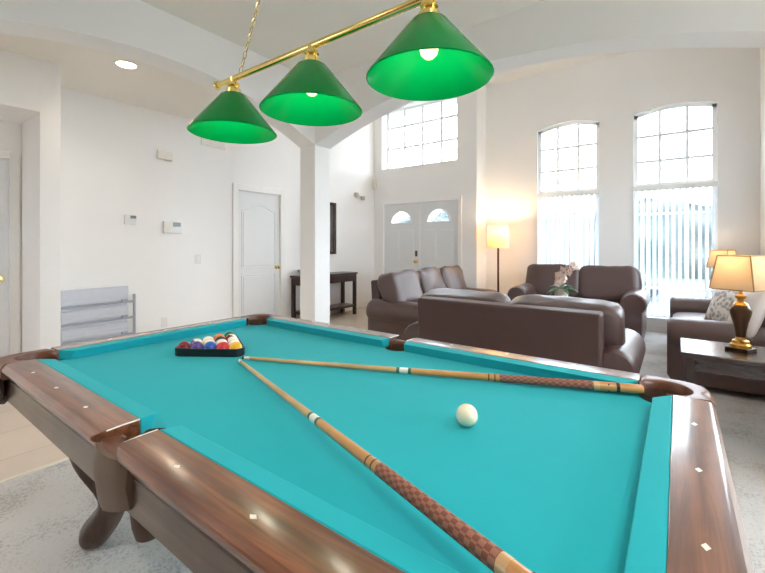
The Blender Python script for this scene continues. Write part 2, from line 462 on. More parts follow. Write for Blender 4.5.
# arches: left one runs towards the viewer, right one runs along the living room
def arch_z(u, apex, half, rise, zs): return zs + rise*max(0.0, 1 - ((u-apex)/half)**2)
bm = BM()
N_ = 36; ya, yb = -0.05, YC
for i in range(N_):
    a = ya + (yb-ya)*i/N_; b = ya + (yb-ya)*(i+1)/N_
    za = arch_z(a, 1.34, 1.39, 0.32, 2.21); zb = arch_z(b, 1.34, 1.39, 0.32, 2.21)
    prism(bm, [(a, za), (b, zb), (b, CL), (a, CL)], 'x', XB-CW, XB)
bmesh.ops.remove_doubles(bm, verts=bm.verts[:], dist=1e-5)
struct(obj('wall_arch_left', bm, 'wall'))
bm = BM(); box(bm, XB-CW, XB, -0.05-CW, -0.05, 0, CL); struct(obj('wall_pier_near', bm, 'wall', bevel=0.004))
bm = BM(); xa, xb = XB, 0.63
for i in range(N_):
    a = xa + (xb-xa)*i/N_; b = xa + (xb-xa)*(i+1)/N_
    za = arch_z(a, -1.095, 1.725, 0.33, 2.21); zb = arch_z(b, -1.095, 1.725, 0.33, 2.21)
    prism(bm, [(a, za), (b, zb), (b, CH), (a, CH)], 'y', YC, YC+CW)
box(bm, XL, XB, YC, YC+CW, CL, CH)
box(bm, 0.63, XE, YC, YC+CW, 0, CH)
bmesh.ops.remove_doubles(bm, verts=bm.verts[:], dist=1e-5)
struct(obj('wall_arch_right', bm, 'wall'))
bm = BM(); box(bm, XB-CW, XB, YC, YC+CW, 0, CL); struct(obj('wall_column', bm, 'wall', bevel=0.006))
# ceilings
bm = BM(); box(bm, -5.14, XE+.1, YB-.1, YC+.01, CL, CL+.12); struct(obj('ceiling', bm, 'ceil'))
bm = BM(); box(bm, -5.14, XE+.1, YC-.05, YW+.2, CH, CH+.12); struct(obj('ceiling_living', bm, 'ceil'))
# pool-room sides behind the viewer: back wall with a window added out of view for daylight, right wall
wall_strips('wall_back', 'y', YB-.14, YB, -5.14, XE, 0, CL, [(-4.6, -3.4, 1.0, 2.0, 0)], 'tan')
wall_strips('wall_pool_right', 'x', XE, XE+.14, YB, YC, 0, CL, [(0.65, 2.45, 0.0, 2.1, 0)], 'tan')
# baseboards
def baseb(name, axis, t, side, runs):
    bm = BM()
    for a, b in runs:
        t0, t1 = (t, t + side*0.014)
        t0, t1 = min(t0, t1), max(t0, t1)
        prism(bm, [(a, 0), (b, 0), (b, 0.10), (a, 0.10)], axis, t0, t1)
    return struct(obj(name, bm, 'white', bevel=0.003))
baseb('baseboard_left', 'x', XL, 1, [(1.18, D1[0]-.085), (D1[1]+.085, YD)])
baseb('baseboard_foyer', 'y', YD, -1, [(XL+.015, FD[0]-.08), (FD[1]+.08, -2.778)])
baseb('baseboard_windows', 'y', YW, -1, [(-2.76, XR)])
baseb('baseboard_right', 'x', XR, -1, [(YC+CW, YW-.015)])

# ------------------------------------------------------------------ doors
def panel_door(parent, yw, zt, panels, t=0.04):
    """door slab in local coords: width along y 0..yw, thickness x -t..0, raised panels on +x"""
    bm = BM(); box(bm, -t, 0, 0, yw, 0.01, zt)
    obj('slab', bm, 'doorp', parent, bevel=0.003)
    for (a, b, z0, z1, rise) in panels:
        bm = BM()
        k = 10
        top = [(a + (b-a)*i/k, z1 + rise*(math.sin(PI*i/k))**1.5) for i in range(k+1)]
        prism(bm, [(a, z0), (b, z0)] + top[::-1], 'x', -0.002, 0.006)
        vs = [v for v in bm.verts if v.co.x > 0.004]
        obj('panel', bm, 'doorp', parent, bevel=0.004, seg=2)
        bm = BM()
        q = 0.022
        top2 = [(a-q + (b-a+2*q)*i/k, z1+q + rise*(math.sin(PI*i/k))**1.5) for i in range(k+1)]
        ring = [(a-q, z0-q), (b+q, z0-q)] + top2[::-1]
        path = [(0.001, u, v) for u, v in ring]; path.append(path[0])
        tube(bm, path, 0.007, 6, cap=False)
        obj('panel_moulding', bm, 'doorp', parent, smooth=True)

def knob(parent, y, z, m='brass', x=0.0):
    bm = BM()
    mt = Matrix.Translation((x, y, z)) @ Matrix.Rotation(R(90), 4, 'Y')
    lathe(bm, [(0, 0), (0.032, 0), (0.032, 0.006), (0.012, 0.012), (0.011, 0.035), (0.026, 0.042), (0.031, 0.055), (0.024, 0.068), (0, 0.07)], seg=18, mtx=mt)
    return obj('door_knob', bm, m, parent, smooth=True)

def casing(name, x, y0, y1, zt, parent=None, wdt=0.075):
    bm = BM()
    for a, b, c, d in ((y0-wdt, y0, 0, zt+wdt), (y1, y1+wdt, 0, zt+wdt), (y0, y1, zt, zt+wdt)):
        box(bm, x, x+0.018, a, b, c, d)
    bm2 = bm
    return obj(name, bm2, 'white', parent, bevel=0.004)

d1 = struct(bpy.data.objects.new('door_1', None)); C.objects.link(d1); d1.location = (XL-0.03, D1[0], 0)
W1 = D1[1]-D1[0]
panel_door(d1, W1, 2.03, [(0.12, W1-0.12, 0.93, 1.72, 0.09), (0.12, W1-0.12, 0.22, 0.78, 0)])
knob(d1, W1-0.07, 0.90)
casing('door_frame', 0.032, 0, W1, 2.03, d1)
bm = BM(); box(bm, -0.04, 0.05, -0.002, 0.012, 0, 2.03); box(bm, -0.04, 0.05, W1-0.012, W1+0.002, 0, 2.03); box(bm, -0.04, 0.05, 0, W1, 2.018, 2.032)
obj('door_jamb', bm, 'white', d1)
d2 = struct(bpy.data.objects.new('door_2', None)); C.objects.link(d2); d2.location = (XL-0.03, D2[0], 0)
W2 = D2[1]-D2[0]
panel_door(d2, W2, 2.04, [(0.12, W2-0.12, 0.93, 1.72, 0.09), (0.12, W2-0.12, 0.22, 0.78, 0)])
knob(d2, W2-0.07, 0.93)
casing('door_frame', 0.032, 0, W2, 2.04, d2, 0.07)

# front double door: two leaves with sunburst fanlights
d3 = struct(bpy.data.objects.new('door_3', None)); C.objects.link(d3); d3.location = (0, YD+0.07, 0)
FWID = (FD[1]-FD[0])/2
for k in range(2):
    x0 = FD[0] + k*FWID - 0.004*(1-k); x1 = x0 + FWID + 0.004
    cx = (x0+x1)/2; r = 0.235; zc = 1.66
    bm = BM()
    # slab with a half-round hole, built in vertical strips
    n = 24; us = [x0] + [cx - r*math.cos(PI*i/n) for i in range(n+1)] + [x1]
    for a, b in zip(us, us[1:]):
        if b <= cx - r + 1e-5 or a >= cx + r - 1e-5:
            prism(bm, [(a, 0.01), (b, 0.01), (b, 2.045), (a, 2.045)], 'y', -0.045, 0)
        else:
            ha = math.sqrt(max(0, r*r-(a-cx)**2)); hb = math.sqrt(max(0, r*r-(b-cx)**2))
            prism(bm, [(a, 0.01), (b, 0.01), (b, zc), (a, zc)], 'y', -0.045, 0)
            prism(bm, [(a, zc+ha), (b, zc+hb), (b, 2.045), (a, 2.045)], 'y', -0.045, 0)
    bmesh.ops.remove_doubles(bm, verts=bm.verts[:], dist=1e-5)
    leaf = obj('door_leaf', bm, 'doorp', d3)
    bm = BM()
    arc = [(cx - r*math.cos(PI*i/20), -0.048, zc + r*math.sin(PI*i/20)) for i in range(21)]
    tube(bm, arc + [arc[0]], 0.012, 8, cap=False)
    for a in (36, 72, 108, 144):
        tube(bm, [(cx + 0.07*math.cos(R(a)), -0.03, zc + 0.07*math.sin(R(a))), (cx + r*math.cos(R(a)), -0.03, zc + r*math.sin(R(a)))], 0.005, 6)
    tube(bm, [(cx - 0.07*math.cos(PI*i/10), -0.03, zc + 0.07*math.sin(PI*i/10)) for i in range(11)], 0.005, 6)
    obj('fanlight_frame', bm, 'bar', leaf, smooth=True)
    bm = BM()
    prism(bm, [(cx - r*math.cos(PI*i/20), zc + r*math.sin(PI*i/20)) for i in range(21)][::-1], 'y', -0.026, -0.022)
    obj('fanlight_pane', bm, 'pane', leaf)
    for (za, zb) in ((0.95, 1.52), (0.2, 0.78)):
        for s in (0, 1):
            pa = x0 + 0.11 + s*(FWID/2 - 0.07); pb = pa + FWID/2 - 0.16
            bm = BM(); box(bm, pa, pb, -0.051, -0.044, za, zb)
            obj('panel', bm, 'doorp', leaf, bevel=0.005)
    if k == 0:
        bm = BM(); box(bm, x1-0.085, x1-0.035, -0.065, -0.044, 1.02, 1.13)
        obj('deadbolt', bm, 'lcd', leaf, bevel=0.008)
        bm = BM(); lathe(bm, [(0, 0), (0.03, 0), (0.012, 0.012), (0.012, 0.035), (0.03, 0.045), (0.026, 0.068), (0, 0.07)], seg=16,
                         mtx=Matrix.Translation((x1-0.06, -0.045, 0.92)) @ Matrix.Rotation(R(90), 4, 'X'))
        obj('door_knob', bm, 'gold', leaf, smooth=True)
bm = BM()
for a, b, c, d in ((FD[0]-.07, FD[0], 0, 2.11), (FD[1], FD[1]+.07, 0, 2.11), (FD[0], FD[1], 2.04, 2.11)):
    box(bm, a, b, -0.088, -0.07, c, d)
obj('door_frame', bm, 'wall', d3, bevel=0.004)
bm = BM(); box(bm, FD[0]+FWID-0.02, FD[0]+FWID+0.02, -0.055, -0.044, 0.01, 2.03); obj('astragal', bm, 'doorp', d3, bevel=0.004)

# ------------------------------------------------------------------ windows
def win_pieces(root, x0, x1, z0, zs, rise, y, cols, zlines, midrails, ft=0.05, bt=0.036):
    cx, hw = (x0+x1)/2, (x1-x0)/2
    top = lambda x: zs + rise*(1 - ((x-cx)/hw)**2)
    K = 16
    outer = [(x0 + (x1-x0)*i/K, top(x0 + (x1-x0)*i/K)) for i in range(K+1)]
    bm = BM()
    box(bm, x0, x0+ft, y, y+0.06, z0, zs); box(bm, x1-ft, x1, y, y+0.06, z0, zs); box(bm, x0+ft, x1-ft, y, y+0.06, z0, z0+ft)
    for (a, za), (b, zb) in zip(outer, outer[1:]):
        prism(bm, [(a, za-ft), (b, zb-ft), (b, zb), (a, za)], 'y', y, y+0.06)
    for z in midrails: box(bm, x0+ft, x1-ft, y-0.002, y+0.062, z-0.035, z+0.035)
    obj('window_frame', bm, 'bar', root, bevel=0.0)
    bm = BM()
    for i in range(1, cols):
        x = x0 + (x1-x0)*i/cols
        box(bm, x-bt/2, x+bt/2, y+0.018, y+0.042, z0+ft, top(x)-ft)
    for z in zlines:
        if z < zs + rise: box(bm, x0+ft, x1-ft, y+0.0195, y+0.0405, z-bt/2, z+bt/2)
    obj('glazing_bars', bm, 'bar', root)
    bm = BM()
    pts = [(x0+0.01, z0+0.01), (x1-0.01, z0+0.01)] + [(a, b-0.01) for a, b in outer[::-1] if x0+0.01 <= a <= x1-0.01]
    prism(bm, pts, 'y', y+0.028, y+0.032)
    obj('window_pane', bm, 'pane', root)

for i, (a, b, z0, zs, rise) in enumerate(WN):
    r_ = struct(bpy.data.objects.new('window_%d' % (i+1), None)); C.objects.link(r_)
    win_pieces(r_, a, b, z0, zs, rise, YW+0.055, 3, [2.455, 2.82, 1.69, 0.62], [2.10])
    bm = BM(); box(bm, a-0.0, b+0.0, YW-0.02, YW+0.06, z0-0.02, z0+0.004); obj('window_sill', bm, 'white', r_, bevel=0.005)
r_ = struct(bpy.data.objects.new('window_3', None)); C.objects.link(r_)
win_pieces(r_, FW[0], FW[1], FW[2], FW[3], 0.0, YD+0.19, 4, [FW[2]+0.43, FW[2]+0.86], [], ft=0.04, bt=0.046)

for nm, rz, a, b, z0, z1, off, cols, zl in (('window_4', -90, -5.9, -3.6, 0.95, 2.35, XR+.05, 3, [1.72]), ('window_5', -90, -2.45, -0.65, 0.0, 2.1, XE+.05, 2, []), ('window_6', 180, 3.4, 4.6, 1.0, 2.0, -YB+.05, 2, [1.5])):  # living-room side and back windows are added, unseen, to let in daylight
    r_ = struct(bpy.data.objects.new(nm, None)); C.objects.link(r_); r_.rotation_euler = (0, 0, R(rz))
    win_pieces(r_, a, b, z0, z1, 0.0, off, cols, zl, [])
# vertical blinds in the two tall windows
def blind(a, b, label, group=None):
    t = thing('vertical_blind', label, 'blind', ((a+b)/2, YW-0.01, 2.02))
    W = b-a
    bm = BM(); box(bm, -W/2-0.01, W/2+0.01, -0.035, 0.045, 0.0, 0.07); obj('headrail', bm, 'white', t, bevel=0.006)
    n = 13
    for k in range(n):
        x = -W/2 + 0.035 + (W-0.07)*k/(n-1)
        bm = BM()
        prof = [(-0.042, 0.0), (-0.02, 0.005), (0.0, 0.0065), (0.02, 0.005), (0.042, 0.0)]
        pts = prof + [(u, v-0.0016) for u, v in prof[::-1]]
        prism(bm, pts, 'z', -1.79, 0.0)
        o = obj('slat', bm, 'slat', t, smooth=True, ang=50)
        o.location = (x, 0.005, 0); o.rotation_euler = (0, 0, R(62 + random.uniform(-5, 5)))
    bm = BM(); tube(bm, [(W/2-0.02, -0.04, 0.01), (W/2-0.02, -0.042, -0.9)], 0.003, 6); obj('cord', bm, 'white', t)
    return t
blind(WN[0][0], WN[0][1], 'white vertical blind in the tall window behind the loveseat')
blind(WN[1][0], WN[1][1], 'white vertical blind in the tall window nearest the two table lamps')

# outside, seen through the glass
bm = BM(); box(bm, -30, 30, 7.2, 60, -0.35, -0.25); struct(obj('ground_lawn', bm, 'lawn'))
bm = BM(); box(bm, -30, 2.9, -30, -2.7, -0.3, -0.2); box(bm, 2.9, 30, -30, 6.9, -0.3, -0.2); struct(obj('ground_patio', bm, 'drive'))
bm = BM(); box(bm, -30, 30, 14, 19, -0.26, -0.235); struct(obj('ground_street', bm, 'asphalt'))
def bush(x, y, s, seed, label):
    bm = BM(); bmesh.ops.create_icosphere(bm, subdivisions=4, radius=1.0)
    for v in bm.verts:
        d = v.co.normalized()
        k = 1 + 0.28*noise.noise(d*2.2 + Vector((seed, 0, 0))) + 0.16*noise.noise(d*6 + Vector((0, seed, 0)))
        v.co = Vector((d.x*k*s, d.y*k*s, (d.z*k*0.8+0.62)*s))
        v.co.z = max(0.0, v.co.z)
    o = obj('garden_bush', bm, 'bushm', smooth=True, ang=180, loc=(x, y, -0.26))
    tag(o, label, 'bush')
def hedge(x0, x1, y, h, label):
    bm = BM(); n = int((x1-x0)/0.35); m_ = 10
    G = [[bm.verts.new((x0+(x1-x0)*i/n, y + 0.8*noise.noise(Vector((i*0.35, j*0.5, 3))) + 1.2*(j/m_)**2, -0.3 + (h + 0.9*noise.noise(Vector((i*0.11, 2.5, 0))) + 0.5*noise.noise(Vector((i*0.4, 8, 0))))*math.sin(PI/2*j/m_))) for j in range(m_+1)] for i in range(n+1)]
    for i in range(n):
        for j in range(m_): bm.faces.new((G[i][j], G[i+1][j], G[i+1][j+1], G[i][j+1]))
    B_ = [bm.verts.new((v[m_].co.x, y+3.5, -0.3)) for v in G]
    for i in range(n): bm.faces.new((G[i][m_], G[i+1][m_], B_[i+1], B_[i]))
    tag(obj('hedge', bm, 'bushm', smooth=True, ang=180), label, 'hedge')
hedge(-16, 14, 22, 3.3, 'long dark green hedge across the street, seen through the blinds')
bush(1.6, 12.6, 0.55, 3.1, 'green garden bush outside the right tall window, seen through its blind')
bush(-0.9, 13.0, 0.5, 9.4, 'green garden bush outside the left tall window, seen through its blind')

# ------------------------------------------------------------------ pool table
HX, HY = 0.990, 0.498
TX, TY = -1.0505, 1.002
ZS, ZN, ZR = 0.767, 0.8032, 0.807
CU, RO = 0.048, 0.148       # cushion width, rail overhang from the nose line
table = thing('pool_table', 'pool table with teal cloth, brown wooden rails and carved legs', 'pool table', (TX, TY, 0))

def arc_pts(cx, cy, r, a0, a1, n=12): return [(cx + r*math.cos(R(a0+(a1-a0)*i/n)), cy + r*math.sin(R(a0+(a1-a0)*i/n))) for i in range(n+1)]
# bed with pocket cut-outs, walked anticlockwise
PC = 0.030; PR = 0.068; PS = 0.060; SC = 0.050
bx, by = HX+0.03, HY+0.03
poly = []
for (sx, sy, a0) in ((1, 1, -90), (-1, 1, 0), (-1, -1, 90), (1, -1, 180)):
    cx, cy = sx*(HX+PC), sy*(HY+PC)
    if (sx, sy) == (1, 1): poly += [p for p in arc_pts(cx, cy, PR, 270, 180, 10)]
    if (sx, sy) == (-1, 1):
        poly += arc_pts(0, HY+SC, PS, 360, 180, 12)
        poly += arc_pts(cx, cy, PR, 360, 270, 10)
    if (sx, sy) == (-1, -1): poly += arc_pts(cx, cy, PR, 90, 0, 10)
    if (sx, sy) == (1, -1):
        poly += arc_pts(0, -HY-SC, PS, 180, 0, 12)
        poly += arc_pts(cx, cy, PR, 180, 90, 10)
bm = BM(); prism(bm, poly, 'z', ZS-0.03, ZS); bed = obj('bed', bm, 'cloth', table)

def side_mtx(side):
    """maps (s along rail, v outward from nose, z) to table coordinates"""
    if side == 'near': return lambda s, v, z: (s, -(HY+v), z)
    if side == 'far': return lambda s, v, z: (-s, HY+v, z)
    if side == 'right': return lambda s, v, z: (HX+v, s, z)
    return lambda s, v, z: (-(HX+v), -s, z)
def seg_hull(bm, f, prof, cuts):
    """prof (v,z) polygon swept between s0(v) and s1(v)"""
    A = [bm.verts.new(f(cuts[0](v), v, z)) for v, z in prof]; B = [bm.verts.new(f(cuts[1](v), v, z)) for v, z in prof]
    n = len(prof); bm.faces.new(A[::-1]); bm.faces.new(B)
    for i in range(n): bm.faces.new((A[i], A[(i+1)%n], B[(i+1)%n], B[i]))
CG, SG = 0.088, 0.062       # nose gaps at corners and at the side pockets
railprof = [(CU, ZR), (0.128, ZR), (0.137, ZR-0.003), (RO, ZR-0.016), (RO, ZR-0.026), (0.140, ZR-0.032), (0.126, ZR-0.035), (0.124, ZR-0.064), (CU, ZR-0.064)]
cuprof = [(0.0, ZN), (CU, ZR), (CU, ZS-0.002), (0.014, ZS-0.002), (0.006, ZN-0.010)]
RAILS = []
for side in ('near', 'far', 'right', 'left'):
    f = side_mtx(side)
    longs = side in ('near', 'far')
    half = HX if longs else HY
    parts = [(-half+CG, -SG, 'c', 's'), (SG, half-CG, 's', 'c')] if longs else [(-half+CG, half-CG, 'c', 'c')]
    for (s0, s1, e0, e1) in parts:
        k = {'c': 0.95, 's': 0.28}
        w = {'c': 0.040, 's': 0.0}
        c0 = lambda v, s0=s0, e0=e0: s0 - min(v, 0.05)*k[e0]
        c1 = lambda v, s1=s1, e1=e1: s1 + min(v, 0.05)*k[e1]
        bm = BM(); seg_hull(bm, f, cuprof, (c0, c1)); cu = obj('cushion', bm, 'cloth', table, bevel=0.0035, seg=2, smooth=True, ang=30)
        r0 = lambda v, s0=s0, e0=e0: s0 - 0.05*k[e0] + (0.030 if e0 == 's' and v > 0.139 else 0)
        r1 = lambda v, s1=s1, e1=e1: s1 + 0.05*k[e1] - (0.030 if e1 == 's' and v > 0.139 else 0)
        bm = BM(); seg_hull(bm, f, railprof, (r0, r1))
        rl = obj('rail', bm, 'rail' if longs else 'raily', table, bevel=0.003, seg=2, smooth=True, ang=30)
        for e_, s_ in ((e0, r0(0.05)), (e1, r1(0.05))):
            if e_ == 's':
                bm = BM(); tube(bm, [f(s_, 0.05, ZR-0.001), f(s_, 0.09, ZR-0.001), f(s_, 0.124, ZR-0.003)], 0.0019, 6); obj('edge_piping', bm, 'pearl', rl, smooth=True)
        # three pearl sights on each rail
        marks = [(-3, -2, -1), (1, 2, 3)][0 if s1 < 0 else 1] if longs else (-1, 0, 1)
        for q in marks:
            s = q*2*HX/8 if longs else q*2*HY/4
            bm = BM()
            prism_pts = [f(s+a, 0.104+b, ZR) for a, b in ((-0.0095, 0), (0, 0.006), (0.0095, 0), (0, -0.006))] if longs else [f(s+a, 0.094+b, ZR) for a, b in ((-0.0095, 0), (0, 0.006), (0.0095, 0), (0, -0.006))]
            top_ = [bm.verts.new((p[0], p[1], ZR+0.0006)) for p in prism_pts]; bot_ = [bm.verts.new((p[0], p[1], ZR-0.002)) for p in prism_pts]
            bm.faces.new(top_); bm.faces.new(bot_[::-1])
            for i in range(4): bm.faces.new((top_[i], top_[(i+1)%4], bot_[(i+1)%4], bot_[i]))
            obj('sight', bm, 'pearl', rl)
    # apron below the rail
    bm = BM()
    hs = half + (0.098 if longs else 0.098)
    ap = [(0.098, 0.736), (0.118, 0.736), (0.120, 0.732), (0.120, 0.652), (0.117, 0.646), (0.098, 0.646)]
    seg_hull(bm, f, ap, (lambda v, hs=hs: -hs, lambda v, hs=hs: hs))
    obj('apron', bm, 'apron' if longs else 'aprony', table, bevel=0.002)

def collar_ring(bm, c, rin, outer, a0, a1, zt, zb, n=26):
    rows = []
    for i in range(n+1):
        a = R(a0 + (a1-a0)*i/n); t = max(rin + 0.008, outer(a)); ca, sa = math.cos(a), math.sin(a)
        rw = rin + 0.35*(t-rin)
        sec = [(rin+0.004, zb), (rin, zt-0.010), (rin+0.006, zt), (rw, zt+0.002), (t-0.012 if t-rin > 0.03 else t-0.002, zt), (t, zt-0.014), (t, zb+0.012), (t-0.006, zb)]
        rows.append([bm.verts.new((c[0]+r*ca, c[1]+r*sa, z)) for r, z in sec])
    m_ = len(rows[0])
    for p, q in zip(rows, rows[1:]):
        for k in range(m_): bm.faces.new((p[k], p[(k+1)%m_], q[(k+1)%m_], q[k]))
    bm.faces.new(rows[0]); bm.faces.new(rows[-1][::-1])

def pocket_cup(bm, c, r, z0, z1, seg=28):
    lathe(bm, [(r, z0), (r-0.002, z0-0.04), (r-0.010, z0-0.10), (r-0.022, z1+0.03), (r-0.030, z1), (0, z1-0.004),], (c[0], c[1], 0), seg)
    lathe(bm, [(r-0.004, z0), (r-0.008, z0-0.04), (r-0.016, z0-0.10), (r-0.028, z1+0.03), (r-0.036, z1+0.005), (0, z1+0.004)], (c[0], c[1], 0), seg)

for sx in (1, -1):
    for sy in (1, -1):
        c = (sx*(HX+PC), sy*(HY+PC))
        base = math.degrees(math.atan2(sy, sx))
        mx_ = RO - PC
        def outer(a, sx=sx, sy=sy):
            ux, uy = math.cos(a)*sx, math.sin(a)*sy
            t = 9
            if ux > 0 and uy > 0: return ((ux/mx_)**3 + (uy/mx_)**3) ** (-1/3)
            if ux > 1e-4: t = min(t, mx_/ux)
            if uy > 1e-4: t = min(t, mx_/uy)
            if ux < 0: t = min(t, 0.068/-ux)
            if uy < 0: t = min(t, 0.068/-uy)
            return t
        bm = BM(); collar_ring(bm, c, PR-0.004, outer, base-132, base+132, ZR-0.003, ZR-0.062)
        col = obj('pocket_collar', bm, 'pocket', table, smooth=True, ang=45)
        bm = BM(); pocket_cup(bm, c, PR-0.002, ZS+0.012, 0.60); obj('pocket_net', bm, 'net', col, smooth=True)
        # leather shield hanging outside the corner
        bm = BM(); rows = []
        for i in range(15):
            a = R(base - 62 + 124*i/14); t = outer(a)*0.97; d = 1 - abs(i-7)/7
            zb = 0.70 - 0.085*d**0.7
            rows.append([bm.verts.new((c[0]+r*math.cos(a), c[1]+r*math.sin(a), z)) for r, z in ((t-0.008, ZR-0.05), (t+0.004, ZR-0.05), (t+0.006, (ZR-0.05+zb)/2), (t-0.002, zb), (t-0.012, zb))])
        for p, q in zip(rows, rows[1:]):
            for k in range(5): bm.faces.new((p[k], p[(k+1)%5], q[(k+1)%5], q[k]))
        bm.faces.new(rows[0]); bm.faces.new(rows[-1][::-1])
        obj('pocket_shield', bm, 'shieldd', col, smooth=True)
for sy in (1, -1):
    c = (0, sy*(HY+SC))
    def outer(a, sy=sy):
        ux, uy = abs(math.cos(a)), math.sin(a)*sy
        t = 0.077/ux if ux > 1e-4 else 9
        if uy > 1e-4: t = min(t, (RO-0.008-SC)/uy)
        return t
    bm = BM(); collar_ring(bm, c, PS-0.004, outer, 90*sy-84, 90*sy+84, ZR-0.024, ZR-0.066)
    col = obj('pocket_collar', bm, 'pocket', table, smooth=True, ang=45)
    bm = BM(); pocket_cup(bm, c, PS-0.002, ZS+0.004, 0.535); obj('pocket_net', bm, 'net', col, smooth=True)
    bm = BM(); rows = []
    for i in range(15):
        x = -0.085 + 0.17*i/14; d = 1 - abs(i-7)/7
        yo = RO - 0.030 + 0.030*math.sqrt(max(0, 1-(x/0.088)**2))
        zb = 0.668 - 0.022*d
        rows.append([bm.verts.new((x, sy*(HY+y), z)) for y, z in ((yo-0.010, ZR-0.030), (yo+0.003, ZR-0.030), (yo+0.008, 0.72), (yo+0.0, zb), (yo-0.012, zb))])
    for p, q in zip(rows, rows[1:]):
        for k in range(5): bm.faces.new((p[k], p[(k+1)%5], q[(k+1)%5], q[k]))
    bm.faces.new(rows[0]); bm.faces.new(rows[-1][::-1])
    obj('pocket_shield', bm, 'shield', col, smooth=True)

# carved cabriole legs
def leg_bm(sx, sy):
    bm = BM()
    d = Vector((sx*0.86, sy*0.5, 0)).normalized(); side = Vector((-d.y, d.x, 0))
    # (outward offset, z, half width outward, half width sideways)
    P_ = [(0.06, 0.738, 0.085, 0.080), (0.08, 0.64, 0.088, 0.080), (0.110, 0.56, 0.084, 0.078), (0.132, 0.48, 0.076, 0.070), (0.132, 0.39, 0.066, 0.060), (0.098, 0.30, 0.054, 0.050),
          (0.030, 0.235, 0.044, 0.046), (0.0, 0.185, 0.047, 0.048), (0.028, 0.13, 0.064, 0.058), (0.064, 0.080, 0.074, 0.064), (0.084, 0.040, 0.068, 0.058), (0.088, 0.012, 0.050, 0.046), (0.086, 0.0, 0.040, 0.038)]
    n = 20; rings = []
    for o_, z, a, b in P_:
        ring = []
        for k in range(n):
            t = 2*PI*k/n
            fl = 1 + 0.07*math.cos(5*t)          # carved flutes
            ring.append(bm.verts.new(d*(o_ + a*fl*math.cos(t)) + side*(b*fl*math.sin(t)) + Vector((0, 0, z))))
        rings.append(ring)
    for p, q in zip(rings, rings[1:]):
        for k in range(n): bm.faces.new((p[k], p[(k+1)%n], q[(k+1)%n], q[k]))
    bm.faces.new(rings[0]); bm.faces.new(rings[-1][::-1])
    return bm
for sx in (-1, 1):
    for sy in (-1, 1):
        o = obj('leg', leg_bm(sx, sy), 'legw', table, smooth=True, ang=70, sub=1)
        o.location = (sx*0.825, sy*0.325, 0.004)

# ------------------------------------------------------------------ things on the table
BR = 0.0286
def ball_bm():
    bm = BM(); bmesh.ops.create_uvsphere(bm, u_segments=32, v_segments=20, radius=BR); return bm
rk_mid = Vector((-1.628, 0.9345, 0)); ru = Vector((0.8347, 0.5508, 0)).normalized(); rn = Vector((-0.5508, 0.8347, 0)).normalized()
dB = 2*BR + 0.0004
r0 = rk_mid + rn*(BR + 0.008)
specs = [  # front row from left, then each row behind
    [('maroon', (128, 28, 48), 0), ('purple', (84, 58, 140), 0), ('blue', (28, 82, 170), 0), ('red', (214, 36, 52), 0), ('yellow', (246, 182, 30), 0)],
    [('purple striped', (124, 84, 160), 1), ('yellow striped', (240, 206, 50), 1), ('green striped', (60, 130, 80), 1), ('orange striped', (240, 130, 70), 1)],
    [('blue striped', (40, 84, 170), 1), ('black', (20, 20, 22), 0), ('red striped', (206, 44, 50), 1)],
    [('orange', (238, 120, 40), 0), ('maroon striped', (130, 36, 50), 1)],
    [('green', (24, 110, 70), 0)]]
rowname = ['in the front row of the rack', 'in the second row of the rack', 'in the middle row of the rack', 'in the fourth row of the rack', 'at the far point of the rack']
sph = None
for k, row in enumerate(specs):
    for i, (nm, rgb, st) in enumerate(row):
        p = r0 + rn*(dB*0.8660254*k) + ru*(dB*(i - (len(row)-1)/2))
        o = obj('billiard_ball', ball_bm(), ball_mat('ball_' + nm.replace(' ', '_'), rgb, bool(st)), smooth=True, ang=180, loc=(p.x, p.y, ZS+BR+0.0005))
        o.rotation_euler = (random.uniform(-0.5, 0.5), random.uniform(-0.6, 0.6), random.uniform(-2.4, -0.4)) if not st else (random.uniform(0.35, 0.9), random.uniform(-0.5, 0.5), random.uniform(0, 3))
        tag(o, '%s billiard ball %s' % (nm, rowname[k]), 'billiard ball', 'balls in the triangle rack')
# rack: rounded triangular hoop
bm = BM()
cs = [r0 - ru*2*dB, r0 + ru*2*dB, r0 + rn*(dB*0.8660254*4)]
def offs(rad):
    pts = []
    a0 = math.degrees(math.atan2(-rn.y, -rn.x))
    for j, cc in enumerate(cs):
        st = a0 - 120 + 120*j
        for i in range(9):
            a = R(st + 120*i/8); pts.append((cc.x + rad*math.cos(a), cc.y + rad*math.sin(a)))
    return pts
pi_, po_ = offs(BR+0.001), offs(BR+0.0085)
n = len(pi_); V = {}
for nm, pts in (('i', pi_), ('o', po_)):
    for z in (ZS+0.0005, ZS+0.035): V[nm, z] = [bm.verts.new((x, y, z)) for x, y in pts]
za, zb = ZS+0.0005, ZS+0.035
for i in range(n):
    j = (i+1) % n
    bm.faces.new((V['o',za][i], V['o',za][j], V['o',zb][j], V['o',zb][i])); bm.faces.new((V['i',za][j], V['i',za][i], V['i',zb][i], V['i',zb][j]))
    bm.faces.new((V['o',zb][i], V['o',zb][j], V['i',zb][j], V['i',zb][i])); bm.faces.new((V['o',za][j], V['o',za][i], V['i',za][i], V['i',za][j]))
tag(obj('ball_rack', bm, 'black', bevel=0.002, smooth=True, ang=35), 'black triangular ball rack full of balls on the teal cloth', 'ball rack')
tag(obj('cue_ball', ball_bm(), 'cueb', smooth=True, ang=180, loc=(-0.451, 0.991, ZS+BR+0.0005)), 'ivory white cue ball alone on the teal cloth', 'billiard ball')

